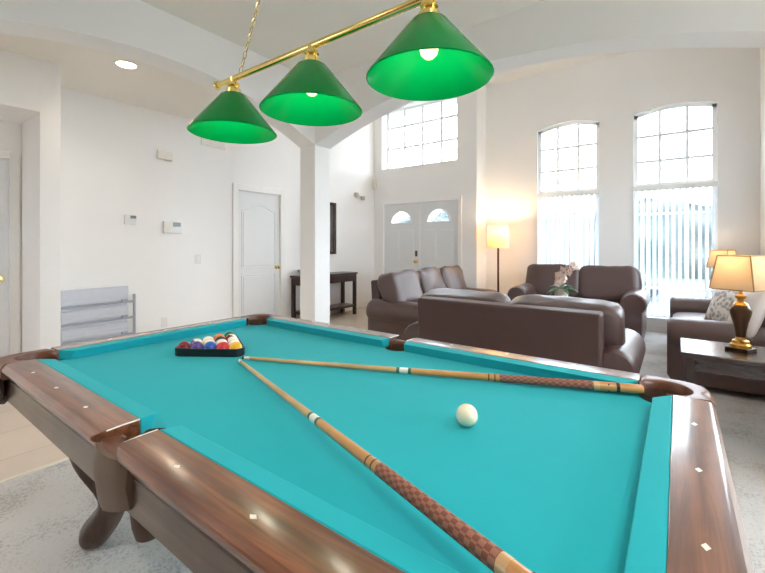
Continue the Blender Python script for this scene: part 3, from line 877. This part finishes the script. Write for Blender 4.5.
def cue(p0, p1, fr, label):
    p0, p1 = Vector(p0), Vector(p1); L_ = (p1-p0).length
    t = thing('pool_cue', label, 'pool cue', p0, 0)
    t.rotation_euler = (p1-p0).to_track_quat('X', 'Z').to_euler()
    rad = lambda u: 0.0062 + (0.0150-0.0062)*u
    def part(name, a, b, m, extra=0.0, dome=False):
        bm = BM(); ra, rb = rad(a)+extra, rad(b)+extra
        prof = [(0, a*L_), (ra, a*L_), (rb, b*L_)] + ([(rb*0.8, b*L_+0.004), (0, b*L_+0.005)] if dome else [(0, b*L_)])
        lathe(bm, prof, seg=18, mtx=Matrix.Rotation(R(90), 4, 'Y'))
        return obj(name, bm, m, t, smooth=True, ang=40)
    part('tip', 0.0, 0.006, 'inlay'); part('ferrule', 0.006, 0.024, 'ferrule'); part('shaft', 0.024, fr[0]-0.008, 'maple')
    part('joint', fr[0]-0.008, fr[0]+0.028, 'ferrule', 0.0003)
    part('joint_ring', fr[0]-0.008, fr[0]+0.0, 'cuegreen', 0.0006); part('joint_ring', fr[0]+0.022, fr[0]+0.030, 'cuegreen', 0.0006)
    fa = part('forearm', fr[0]+0.028, fr[1], 'maple2')
    for u in (fr[1]-0.012, fr[1]-0.026): 
        bm = BM(); lathe(bm, [(rad(u)+0.0004, u*L_), (rad(u)+0.0004, u*L_+0.004)], seg=18, mtx=Matrix.Rotation(R(90), 4, 'Y')); obj('ring', bm, 'inlay', fa, smooth=True)
    part('wrap', fr[1], fr[2], 'wrap', 0.0004)
    part('collar', fr[2], fr[2]+0.012, 'maple', 0.0005)
    bs = part('butt_sleeve', fr[2]+0.012, 0.985, 'maple2')
    for u in (fr[2]+0.03, 0.955):
        for k in range(4):
            a = PI/4 + k*PI/2
            bm = BM(); bmesh.ops.create_icosphere(bm, subdivisions=1, radius=0.0036)
            bmesh.ops.translate(bm, vec=(u*L_, (rad(u)-0.0015)*math.cos(a), (rad(u)-0.0015)*math.sin(a)), verts=bm.verts[:])
            obj('dot', bm, 'inlay', bs, smooth=True)
    bm = BM(); u = fr[2]+0.045; lathe(bm, [(rad(u)+0.0004, u*L_), (rad(u)+0.0004, u*L_+0.010)], seg=18, mtx=Matrix.Rotation(R(90), 4, 'Y')); obj('ring', bm, 'inlay', bs, smooth=True)
    part('bumper', 0.985, 1.0, 'maple2', -0.001, True)
    return t
cue((-1.468, 1.006, ZS+0.0078), (-0.092, 1.512, 0.790), (0.462, 0.705, 0.905), 'wooden pool cue whose butt ends at the far right corner pocket')
cue((-1.450, 0.975, ZS+0.0078), (-0.060, 0.485, 0.8235), (0.492, 0.705, 0.905), 'wooden pool cue whose butt rests on the near cushion')

# ------------------------------------------------------------------ billiard light
bl = thing('billiard_light', 'brass bar light with three green glass shades hanging over the pool table', 'hanging lamp', (TX, TY, 1.957))
bm = BM(); tube(bm, [(-0.595, 0, 0), (0.595, 0, 0)], 0.013, 16)
for s in (-1, 1): lathe(bm, [(0, 0), (0.017, 0.001), (0.019, 0.010), (0.014, 0.018), (0, 0.024)], seg=16, mtx=Matrix.Translation((s*0.59, 0, 0)) @ Matrix.Rotation(R(90*s), 4, 'Y'))
obj('bar', bm, 'brass', bl, smooth=True)
for k in range(3):
    x = (-0.478, 0.0, 0.478)[k]
    bm = BM()
    lathe(bm, [(0.015, 0.004), (0.016, -0.016), (0.024, -0.020), (0.026, -0.030), (0.019, -0.034), (0.022, -0.044), (0.031, -0.048), (0.032, -0.066), (0.044, -0.070), (0.050, -0.076), (0.0, -0.076)], (x, 0, 0), 24)
    obj('lamp_holder', bm, 'brass', bl, smooth=True, ang=30)
    bm = BM()
    lathe(bm, [(0.046, -0.068), (0.052, -0.072), (0.176, -0.226), (0.180, -0.232), (0.177, -0.234), (0.171, -0.228), (0.048, -0.075), (0.042, -0.070)], (x, 0, 0), 48)
    sh = obj('lamp_shade', bm, 'shade', bl, smooth=True, ang=60)
    bm = BM(); lathe(bm, [(0.014, -0.076), (0.015, -0.098), (0.023, -0.122), (0.028, -0.144), (0.023, -0.164), (0.012, -0.175), (0, -0.178)], (x, 0, 0), 20)
    obj('bulb', bm, 'bulb', sh, smooth=True)
    lamp_light('bulb_light', 'POINT', BULB_W, (1.0, 0.90, 0.74), (x, 0, -0.200), bl, 0.03)
bm = BM(); lathe(bm, [(0, CL-1.957), (0.07, CL-1.957), (0.066, CL-1.977), (0.03, CL-1.992), (0, CL-1.994)], seg=24); obj('canopy', bm, 'brass', bl, smooth=True)
for s in (-1, 1):
    a = Vector((s*0.43, 0, 0.012)); b = Vector((s*0.02, 0, CL-1.994)); n = 30
    bm = BM()
    dirv = (b-a).normalized(); q = dirv.to_track_quat('Z', 'Y')
    ln = (b-a).length/n
    for i in range(n):
        cpt = a + (b-a)*((i+0.5)/n)
        rot = q.to_matrix() @ Matrix.Rotation((i % 2)*PI/2, 3, 'Z')
        pts = [cpt + rot @ Vector((0.0075*math.cos(2*PI*j/10), 0, ln*0.66*math.sin(2*PI*j/10))) for j in range(10)]
        tube(bm, pts + [pts[0]], 0.0018, 5, cap=False)
    obj('chain', bm, 'brass', bl, smooth=True)

# ------------------------------------------------------------------ sofas
def sofa(label, W, n, loc, rz, arm_h=0.55, back_h=0.78, cush_top=0.88, depth=0.95, bt=0.27, wr=0.014, cat='sofa', seat=0.46, lean=14):
    t = thing('sofa', label, cat, loc, rz, None)
    D = depth; iw = W - 0.50
    bm = BM(); box(bm, -W/2+0.12, W/2-0.12, -D/2+0.04, D/2-0.03, 0.055, 0.31); obj('base', bm, 'leatherd', t, bevel=0.02, seg=3)
    for sx in (-1, 1):
        bm = BM()
        rr = 0.145; cx, cz = sx*(W/2-rr), arm_h-rr
        inner = sx*(W/2-0.24); outer_ = sx*(W/2-0.045)
        pts = [(inner, 0.06), (outer_, 0.06), (outer_, cz-0.10)]
        for i in range(15):
            a = R(-58 + 250*i/14)
            pts.append((cx + sx*rr*math.cos(a), cz + rr*math.sin(a)))
        pts.append((inner, cz-0.06))
        # swept along the depth with softly pulled-in ends
        secs = [(-D/2+0.00, 0.86), (-D/2+0.025, 0.97), (-D/2+0.07, 1.0), (-D/6, 1.02), (D/6, 1.02), (D/2-0.10, 1.0), (D/2-0.055, 0.97), (D/2-0.03, 0.86)]
        rows = []
        cc = Vector((sum(p[0] for p in pts)/len(pts), sum(p[1] for p in pts)/len(pts)))
        for y, k in secs:
            rows.append([bm.verts.new((cc.x+(u-cc.x)*k, y, max(0.06, cc.y+(v-cc.y)*k))) for u, v in pts])
        m_ = len(pts)
        for p, q in zip(rows, rows[1:]):
            for k in range(m_): bm.faces.new((p[k], p[(k+1)%m_], q[(k+1)%m_], q[k]))
        bm.faces.new(rows[0]); bm.faces.new(rows[-1][::-1])
        obj('arm', bm, 'leather', t, smooth=True, ang=50)
    bm = BM(); m_ = Matrix.Translation((0, D/2-0.08, 0)) @ Matrix.Rotation(R(-4), 4, 'X')
    box(bm, -W/2+0.20, W/2-0.20, -0.07, 0.07, 0.09, back_h, m_); obj('back_frame', bm, 'leatherd', t, bevel=0.022, seg=3)
    cw = iw/n
    for k in range(n):
        x = -iw/2 + cw*(k+0.5)
        bm = BM(); puff(bm, cw*1.0, D-0.24, 0.20, (x, -0.10, seat-0.10), 0.30, 36, 16, wr, 3.1*k+len(label), pole=0.5)
        obj('seat_cushion', bm, 'leather', t, smooth=True, ang=180)
        bm = BM(); h = cush_top - seat + 0.05
        bw = (W-0.20)/n; xb = -(W-0.20)/2 + bw*(k+0.5)
        puff(bm, bw*1.02, bt, h, (xb, D/2-0.15-bt/2, seat-0.03+h/2), 0.42, 40, 24, wr*1.3, 7.7*k+W*3, Matrix.Rotation(R(-lean), 4, 'X'), pole=0.34)
        obj('back_cushion', bm, 'leather', t, smooth=True, ang=180)
    for sx in (-1, 1):
        for sy in (-1, 1):
            bm = BM(); lathe(bm, [(0, 0), (0.024, 0), (0.032, 0.06), (0, 0.06)], (sx*(W/2-0.16), sy*(D/2-0.10), 0.004), 12)
            obj('foot', bm, 'darkwood', t, smooth=True)
    return t
sofa('brown leather two-seat sofa with its back to the pool table', 1.84, 2, (-1.13, 3.535, 0), PI, 0.54, 0.785, 0.805)
sofa('brown leather three-cushion sofa in front of the white double door', 2.2, 3, (-2.72, 5.03, 0), PI/2, 0.555, 0.785, 0.87, 0.95, 0.30, 0.03, lean=20)
sofa('brown leather loveseat under the tall windows, facing the pool table', 1.72, 2, (-1.16, 6.28, 0), 0, 0.65, 0.84, 0.92)
sofa('brown leather sofa with pillows behind the dark end table', 2.03, 2, (0.375, 5.285, 0), -PI/2, 0.60, 0.80, 0.88, 0.90, 0.19)

def pillow(label, size, loc, rot, m):
    bm = BM()
    # square throw pillow: two bulging faces meeting in pinched corners
    n = 14; G = {}
    for s in (0, 1):
        for i in range(n+1):
            for j in range(n+1):
                u, v = 2*i/n-1, 2*j/n-1
                edge = i in (0, n) or j in (0, n)
                if edge and s == 1: G[s, i, j] = G[0, i, j]; continue
                h = 0.0 if edge else 0.17*size*(1-u*u)**0.5*(1-v*v)**0.5 * (1 + 0.1*noise.noise(Vector((u*2, v*2, s*5+size*9))))
                pin = 1 - 0.07*(1-v*v) if abs(u) > 0 else 1
                pin2 = 1 - 0.07*(1-u*u)
                G[s, i, j] = bm.verts.new((u*size/2*(1-0.06*(1-v*v)*abs(u)), (h if s else -h), v*size/2*(1-0.06*(1-u*u)*abs(v))))
    for s in (0, 1):
        for i in range(n):
            for j in range(n): bm.faces.new((G[s,i,j], G[s,i+1,j], G[s,i+1,j+1], G[s,i,j+1]))
    o = obj('throw_pillow', bm, m, smooth=True, ang=180, loc=loc); o.rotation_euler = rot
    return tag(o, label, 'pillow', 'throw pillows on the right-hand sofa')
pillow('grey and white leaf-patterned throw pillow leaning on the right-hand sofa', 0.42, (0.38, 5.02, 0.655), (R(-18), R(8), R(-62)), 'pillow')
pillow('pale plain throw pillow at the right edge, behind the lamp', 0.44, (0.46, 4.48, 0.67), (R(-20), R(-10), R(-72)), 'pillow2')

# ------------------------------------------------------------------ tables, lamps, flowers
def end_table(label, loc, wx, wy, h):
    t = thing('end_table', label, 'table', loc)
    bm = BM(); box(bm, -wx/2, wx/2, -wy/2, wy/2, h-0.038, h); obj('table_top', bm, 'darkwood', t, bevel=0.006)
    bm = BM(); i = 0.035
    box(bm, -wx/2+i, wx/2-i, -wy/2+i, -wy/2+i+0.02, h-0.12, h-0.038); box(bm, -wx/2+i, wx/2-i, wy/2-i-0.02, wy/2-i, h-0.12, h-0.038)
    box(bm, -wx/2+i, -wx/2+i+0.02, -wy/2+i, wy/2-i, h-0.12, h-0.038); box(bm, wx/2-i-0.02, wx/2-i, -wy/2+i, wy/2-i, h-0.12, h-0.038)
    obj('apron', bm, 'darkwood', t)
    for sx in (-1, 1):
        for sy in (-1, 1):
            bm = BM(); x, y = sx*(wx/2-0.05), sy*(wy/2-0.05); box(bm, x-0.025, x+0.025, y-0.025, y+0.025, 0.004, h-0.038)
            obj('leg', bm, 'darkwoody', t, bevel=0.004)
    return t
end_table('dark wooden end table in front of the right-hand sofa, holding a lamp', (0.345, 3.50, 0), 0.66, 0.50, 0.55)
end_table('dark wooden end table in the far right corner beyond the sofa', (0.50, 6.62, 0), 0.48, 0.44, 0.55)

def table_lamp(label, loc, rz):
    t = thing('table_lamp', label, 'lamp', loc, rz, 'matching urn table lamps')
    bm = BM(); box(bm, -0.062, 0.062, -0.062, 0.062, 0.0, 0.022); obj('plinth', bm, 'urn', t, bevel=0.004)
    bm = BM(); lathe(bm, [(0, 0.022), (0.058, 0.022), (0.056, 0.040), (0.046, 0.050), (0.044, 0.066), (0.030, 0.074), (0.026, 0.090), (0, 0.092)], seg=24); obj('base', bm, 'gold', t, smooth=True, ang=35)
    bm = BM(); lathe(bm, [(0.0, 0.088), (0.026, 0.090), (0.030, 0.130), (0.040, 0.185), (0.054, 0.235), (0.058, 0.262), (0.050, 0.285), (0.036, 0.298), (0, 0.30)], seg=28); obj('urn', bm, 'urn', t, smooth=True, ang=50)
    bm = BM(); lathe(bm, [(0.036, 0.290), (0.042, 0.300), (0.034, 0.312), (0.020, 0.322), (0.018, 0.338), (0.030, 0.350), (0.030, 0.362), (0.012, 0.372), (0.008, 0.40), (0.008, 0.46), (0, 0.46)], seg=24); obj('neck', bm, 'gold', t, smooth=True, ang=35)
    bm = BM(); b_, t_ = 0.120, 0.089; z0, z1 = 0.405, 0.625; th = 0.003
    def ringq(h, z): return [bm.verts.new((sx*h, sy*h, z)) for sx, sy in ((-1,-1),(1,-1),(1,1),(-1,1))]
    rs = [ringq(b_, z0), ringq(t_, z1), ringq(t_-th, z1), ringq(b_-th, z0)]
    for a, b in zip(rs, rs[1:] + rs[:1]):
        for k in range(4): bm.faces.new((a[k], a[(k+1)%4], b[(k+1)%4], b[k]))
    sh = obj('lamp_shade', bm, 'linen', t)
    bm = BM()
    for sx, sy in ((-1,-1),(1,-1),(1,1),(-1,1)): tube(bm, [(sx*b_, sy*b_, z0), (sx*t_, sy*t_, z1)], 0.004, 6)
    for h, z in ((b_, z0), (t_, z1)):
        pts = [(sx*h, sy*h, z) for sx, sy in ((-1,-1),(1,-1),(1,1),(-1,1),(-1,-1))]
        for p, q in zip(pts, pts[1:]): tube(bm, [p, q], 0.004, 6)
    obj('shade_trim', bm, 'seam', sh)
    bm = BM(); lathe(bm, [(0, 0.46), (0.014, 0.462), (0.03, 0.51), (0.026, 0.545), (0, 0.56)], seg=16); obj('bulb', bm, 'bulb', t, smooth=True)
    lamp_light('lamp_light', 'POINT', TABLE_LAMP_W, (1.0, 0.89, 0.70), (0, 0, 0.575), t, 0.03)
    return t
L1 = table_lamp('bronze urn table lamp with lit cream shade on the near end table', (0.335, 3.53, 0.55), R(-29))
table_lamp('bronze urn table lamp in the far right corner, half hidden behind the nearer lamp', (0.46, 6.62, 0.55), R(-29))

fl = thing('floor_lamp', 'floor lamp with lit drum shade standing by the wall near the double door', 'lamp', (-2.385, 6.46, 0.004))
bm = BM(); lathe(bm, [(0, 0), (0.13, 0), (0.13, 0.012), (0.10, 0.022), (0.02, 0.03), (0, 0.03)], seg=28); obj('base', bm, 'pole', fl, smooth=True, ang=40)
bm = BM(); tube(bm, [(0, 0, 0.025), (0, 0, 1.36)], 0.017, 12); obj('pole', bm, 'pole', fl, smooth=True)
bm = BM(); lathe(bm, [(0.172, 1.185), (0.160, 1.545), (0.157, 1.545), (0.169, 1.185), (0.172, 1.185)], seg=40); obj('lamp_shade', bm, 'linenw', fl, smooth=True, ang=40)
bm = BM(); lathe(bm, [(0, 1.355), (0.014, 1.36), (0.03, 1.40), (0.026, 1.43), (0, 1.445)], seg=16); obj('bulb', bm, 'bulb', fl, smooth=True)
lamp_light('lamp_light', 'POINT', FLOOR_LAMP_W, (1.0, 0.80, 0.55), (0, 0, 1.47), fl, 0.03)

# coffee table between the sofas, with flowers
ct = thing('coffee_table', 'low dark coffee table between the sofas, under the flowers', 'table', (-1.05, 4.95, 0.004))
bm = BM(); box(bm, -0.5, 0.5, -0.28, 0.28, 0.40, 0.44); obj('table_top', bm, 'darkwood', ct, bevel=0.006)
for sx in (-1, 1):
    for sy in (-1, 1):
        bm = BM(); box(bm, sx*0.45-0.03, sx*0.45+0.03, sy*0.23-0.03, sy*0.23+0.03, 0, 0.40); obj('leg', bm, 'darkwoody', ct)
fp = thing('flower_arrangement', 'pale pink flower spray with green leaves in front of the loveseat', 'flowers', (-1.075, 4.92, 0.444))
bm = BM(); lathe(bm, [(0, 0), (0.05, 0), (0.078, 0.08), (0.07, 0.25), (0.06, 0.30), (0.052, 0.298), (0.06, 0.10), (0, 0.09)], seg=24); obj('pot', bm, 'pot', fp, smooth=True)
rr = random.Random(5)
for k in range(16):
    a = rr.uniform(0, 2*PI); ln = rr.uniform(0.12, 0.20); el = rr.uniform(0.15, 0.9)
    bm = BM(); n = 6; rows = []
    for i in range(n+1):
        s = i/n; wd = 0.022*math.sin(PI*min(1, 0.08+s*0.92))**0.8
        r_ = 0.02 + ln*s*math.cos(el); z = 0.29 + ln*s*math.sin(el) - 0.10*s*s
        ca, sa = math.cos(a), math.sin(a)
        rows.append([bm.verts.new((r_*ca - wd*sa, r_*sa + wd*ca, z+0.006)), bm.verts.new((r_*ca, r_*sa, z)), bm.verts.new((r_*ca + wd*sa, r_*sa - wd*ca, z+0.006))])
    for p, q in zip(rows, rows[1:]):
        for j in range(2): bm.faces.new((p[j], p[j+1], q[j+1], q[j]))
    lf = obj('leaf', bm, 'leaf', fp, smooth=True, ang=180)
    md = lf.modifiers.new('thick', 'SOLIDIFY'); md.thickness = 0.002
for k in range(2):
    pts = [Vector((0.0, 0, 0.26)) + Vector((0.04*k + 0.02*s + 0.10*s*s, 0.03*(k-0.5)*s, 0.30*s)) + Vector((-0.06*math.sin(PI*s), 0, 0)) for s in [i/10 for i in range(11)]]
    bm = BM(); tube(bm, pts, 0.004, 6); st = obj('stem', bm, 'stem', fp, smooth=True)
    for i in range(16):
        p = pts[2 + min(8, i//2 + 1)] + Vector((rr.uniform(-0.035, 0.035), rr.uniform(-0.03, 0.03), rr.uniform(-0.01, 0.02)))
        bm = BM()
        rot = Euler((rr.uniform(0.6, 1.6), 0, rr.uniform(0, 6))).to_matrix()
        for q in range(5):
            a = 2*PI*q/5
            d = Vector((math.cos(a), math.sin(a), 0)); e_ = Vector((-d.y, d.x, 0))
            vs = [p + rot @ v for v in (Vector((0,0,0)), d*0.024 + e_*0.018 + Vector((0,0,0.006)), d*0.044 + Vector((0,0,0.003)), d*0.024 - e_*0.018 + Vector((0,0,0.006)))]
            bm.faces.new([bm.verts.new(v) for v in vs])
        bo = obj('blossom', bm, 'blossom', st)
        md = bo.modifiers.new('thick', 'SOLIDIFY'); md.thickness = 0.003

# console table along the left foyer wall
co = thing('console_table', 'dark console table against the left wall, half hidden by the column', 'table', (-4.80, 4.90, 0))
bm = BM(); box(bm, -0.18, 0.18, -0.63, 0.63, 0.72, 0.752); obj('table_top', bm, 'darkwoody', co, bevel=0.004)
bm = BM(); box(bm, -0.165, 0.165, -0.61, 0.61, 0.60, 0.72); obj('apron', bm, 'darkwoody', co)
for sx in (-0.14, 0.14):
    for sy in (-0.585, 0.585):
        bm = BM(); box(bm, sx-0.026, sx+0.026, sy-0.026, sy+0.026, 0, 0.60); obj('leg', bm, 'darkwoody', co, bevel=0.003)
bm = BM(); box(bm, -0.15, 0.15, -0.59, 0.59, 0.14, 0.18); obj('shelf', bm, 'darkwoody', co, bevel=0.003)
bm = BM(); lathe(bm, [(0, 0), (0.05, 0), (0.06, 0.01), (0.10, 0.07), (0.105, 0.09), (0.098, 0.088), (0.055, 0.02), (0, 0.016)], seg=24)
tag(obj('bowl', bm, 'greyp', smooth=True, ang=50, loc=(-4.82, 4.42, 0.753)), 'small pale grey bowl on the left end of the console table', 'bowl')
pf = thing('picture_frame', 'dark-framed picture on the foyer wall, mostly behind the column', 'picture', (XL, 4.93, 1.535))
bm = BM()
for a, b, c, d in ((-0.40, -0.35, -0.46, 0.46), (0.35, 0.40, -0.46, 0.46), (-0.35, 0.35, -0.46, -0.41), (-0.35, 0.35, 0.41, 0.46)): box(bm, 0.002, 0.045, a, b, c, d)
obj('frame', bm, 'darkwood', pf, bevel=0.004)
bm = BM(); box(bm, 0.004, 0.02, -0.35, 0.35, -0.41, 0.41); obj('print', bm, 'art', pf)

# ------------------------------------------------------------------ left wall fittings
def plate(name, label, cat, y0, y1, z0, z1, depth, m, bevel=0.006):
    t = thing(name, label, cat, (XL, (y0+y1)/2, (z0+z1)/2))
    bm = BM(); box(bm, 0.0005, depth, -(y1-y0)/2, (y1-y0)/2, -(z1-z0)/2, (z1-z0)/2); obj('housing', bm, m, t, bevel=bevel)
    return t
t = plate('alarm_keypad', 'larger white alarm keypad box with grey screen on the left wall', 'keypad', 2.32, 2.54, 1.385, 1.53, 0.035, 'plastic')
bm = BM(); box(bm, 0.034, 0.037, 0.0, 0.09, 0.01, 0.06); obj('screen', bm, 'lcd', t)
bm = BM()
for i in range(4):
    for j in range(3): box(bm, 0.034, 0.039, -0.095+0.024*j, -0.078+0.024*j, -0.05+0.025*i, -0.035+0.025*i)
obj('keys', bm, 'plasticb', t)
t = plate('thermostat', 'smaller white thermostat with dark display on the left wall', 'thermostat', 1.90, 2.02, 1.475, 1.585, 0.03, 'plastic')
bm = BM(); box(bm, 0.029, 0.032, -0.005, 0.055, 0.012, 0.045); obj('screen', bm, 'lcd', t)
t = plate('door_chime', 'beige door chime box high on the left wall', 'door chime', 2.25, 2.43, 2.27, 2.38, 0.035, 'plasticb', 0.01)
bm = BM(); box(bm, 0.006, 0.030, 0.0, 0.08, -0.062, -0.054); obj('grille', bm, 'greyp', t)
t = plate('air_vent', 'white air vent high on the left wall beside the green lampshade', 'vent', 2.80, 3.15, 2.545, 2.69, 0.014, 'white', 0.003)
for i in range(5):
    bm = BM(); box(bm, 0.010, 0.026, -0.155, 0.155, -0.055+0.025*i, -0.050+0.025*i); obj('louvre', bm, 'white', t)
t = plate('light_switch', 'white light switch plate on the left wall beside the panelled door', 'switch', 2.72, 2.80, 1.0, 1.12, 0.006, 'plastic', 0.002)
bm = BM(); box(bm, 0.005, 0.012, -0.016, 0.016, -0.03, 0.03); obj('rocker', bm, 'white', t, bevel=0.002)
t = plate('wall_outlet', 'white wall outlet low on the left wall beyond the table', 'outlet', 2.30, 2.375, 0.25, 0.37, 0.006, 'plastic', 0.002)
for dz in (-0.025, 0.025):
    bm = BM(); box(bm, 0.005, 0.009, -0.016, 0.016, dz-0.014, dz+0.014); obj('socket', bm, 'plasticb', t, bevel=0.003)
t = thing('wall_sensor', 'small grey twin-headed sensor light high on the foyer wall', 'sensor', (XL, 5.97, 2.18))
bm = BM(); box(bm, 0.0005, 0.03, -0.05, 0.05, -0.03, 0.04); obj('bracket', bm, 'plasticb', t, bevel=0.006)
for s, z in ((-0.09, 0.02), (0.10, -0.03)):
    bm = BM(); puff(bm, 0.07, 0.09, 0.08, (0.055, s, z), 0.7, 18, 12); obj('lamp_head', bm, 'greyp', t, smooth=True, ang=180)
    bm = BM(); tube(bm, [(0.02, s*0.3, 0), (0.05, s, z)], 0.012, 8); obj('stalk', bm, 'greyp', t, smooth=True)
bm = BM(); puff(bm, 0.07, 0.07, 0.21, (XL+0.045, YD-0.045, 2.47), 0.7, 20, 14)
tag(obj('motion_detector', bm, 'plasticb', smooth=True, ang=180), 'small beige motion detector in the foyer corner above the doors', 'sensor')

# grey slatted rack standing against the left wall
t = thing('slatted_rack', 'grey slatted metal rack standing against the left wall beside the pier', 'rack', (XL, 1.64, 0))
y0, y1 = -0.32, 0.285
bm = BM(); box(bm, 0.016, 0.028, y0, y1, 0.02, 0.785); obj('back_panel', bm, 'greymetal', t)
for z0, z1 in ((0.63, 0.785), (0.455, 0.565), (0.275, 0.385), (0.10, 0.21)):
    bm = BM(); box(bm, 0.028, 0.052, y0, y1, z0, z1)
    n = 5 if z1-z0 > 0.12 else 3
    for i in range(n):
        zz = z0 + (z1-z0)*(i+0.5)/n; box(bm, 0.050, 0.056, y0, y1, zz-0.009, zz+0.009)
    obj('slat', bm, 'greymetal', t, bevel=0.002)
for z in (0.60, 0.42, 0.24, 0.06):
    bm = BM(); tube(bm, [(0.055, y0, z+0.012), (0.055, y1+0.055, z+0.012)], 0.012, 10); obj('rail', bm, 'greymetald', t, smooth=True)
    bm = BM(); box(bm, 0.045, 0.08, y1-0.07, y1-0.01, z+0.018, z+0.045); obj('clip', bm, 'greymetald', t, bevel=0.005)
bm = BM(); tube(bm, [(0.055, y1+0.06, 0.0), (0.055, y1+0.06, 0.69)], 0.014, 12); obj('post', bm, 'greymetald', t, smooth=True)

# recessed ceiling lights: one in view in the left area, the others unseen, added to light the pool room from above
def downlight(label, x, y, power, col):
    t = thing('recessed_light', label, 'ceiling light', (x, y, CL))
    bm = BM(); lathe(bm, [(0.075, -0.001), (0.098, -0.001), (0.096, -0.008), (0.078, -0.008), (0.075, -0.001)], seg=32); obj('trim_ring', bm, 'white', t, smooth=True)
    bm = BM(); lathe(bm, [(0, -0.002), (0.075, -0.002), (0.075, -0.004), (0, -0.004)], seg=32); obj('lens', bm, 'lens', t)
    lamp_light('downlight', 'SPOT', power, col, (0, 0, -0.03), t, 0.07, R(150))
downlight('lit round recessed ceiling light above the left hallway', -3.92, 1.51, RECESSED_W, (1.0, 0.82, 0.62))
downlight('unseen fill light added over the near right side of the pool room', 0.75, 0.1, POOL_FILL_W, (1.0, 0.93, 0.84))
downlight('unseen fill light added over the near left side of the pool room', -1.9, -0.7, POOL_FILL_W, (1.0, 0.93, 0.84))
downlight('unseen fill light added over the right end of the pool room', 1.3, 1.5, POOL_FILL_W, (1.0, 0.93, 0.84))
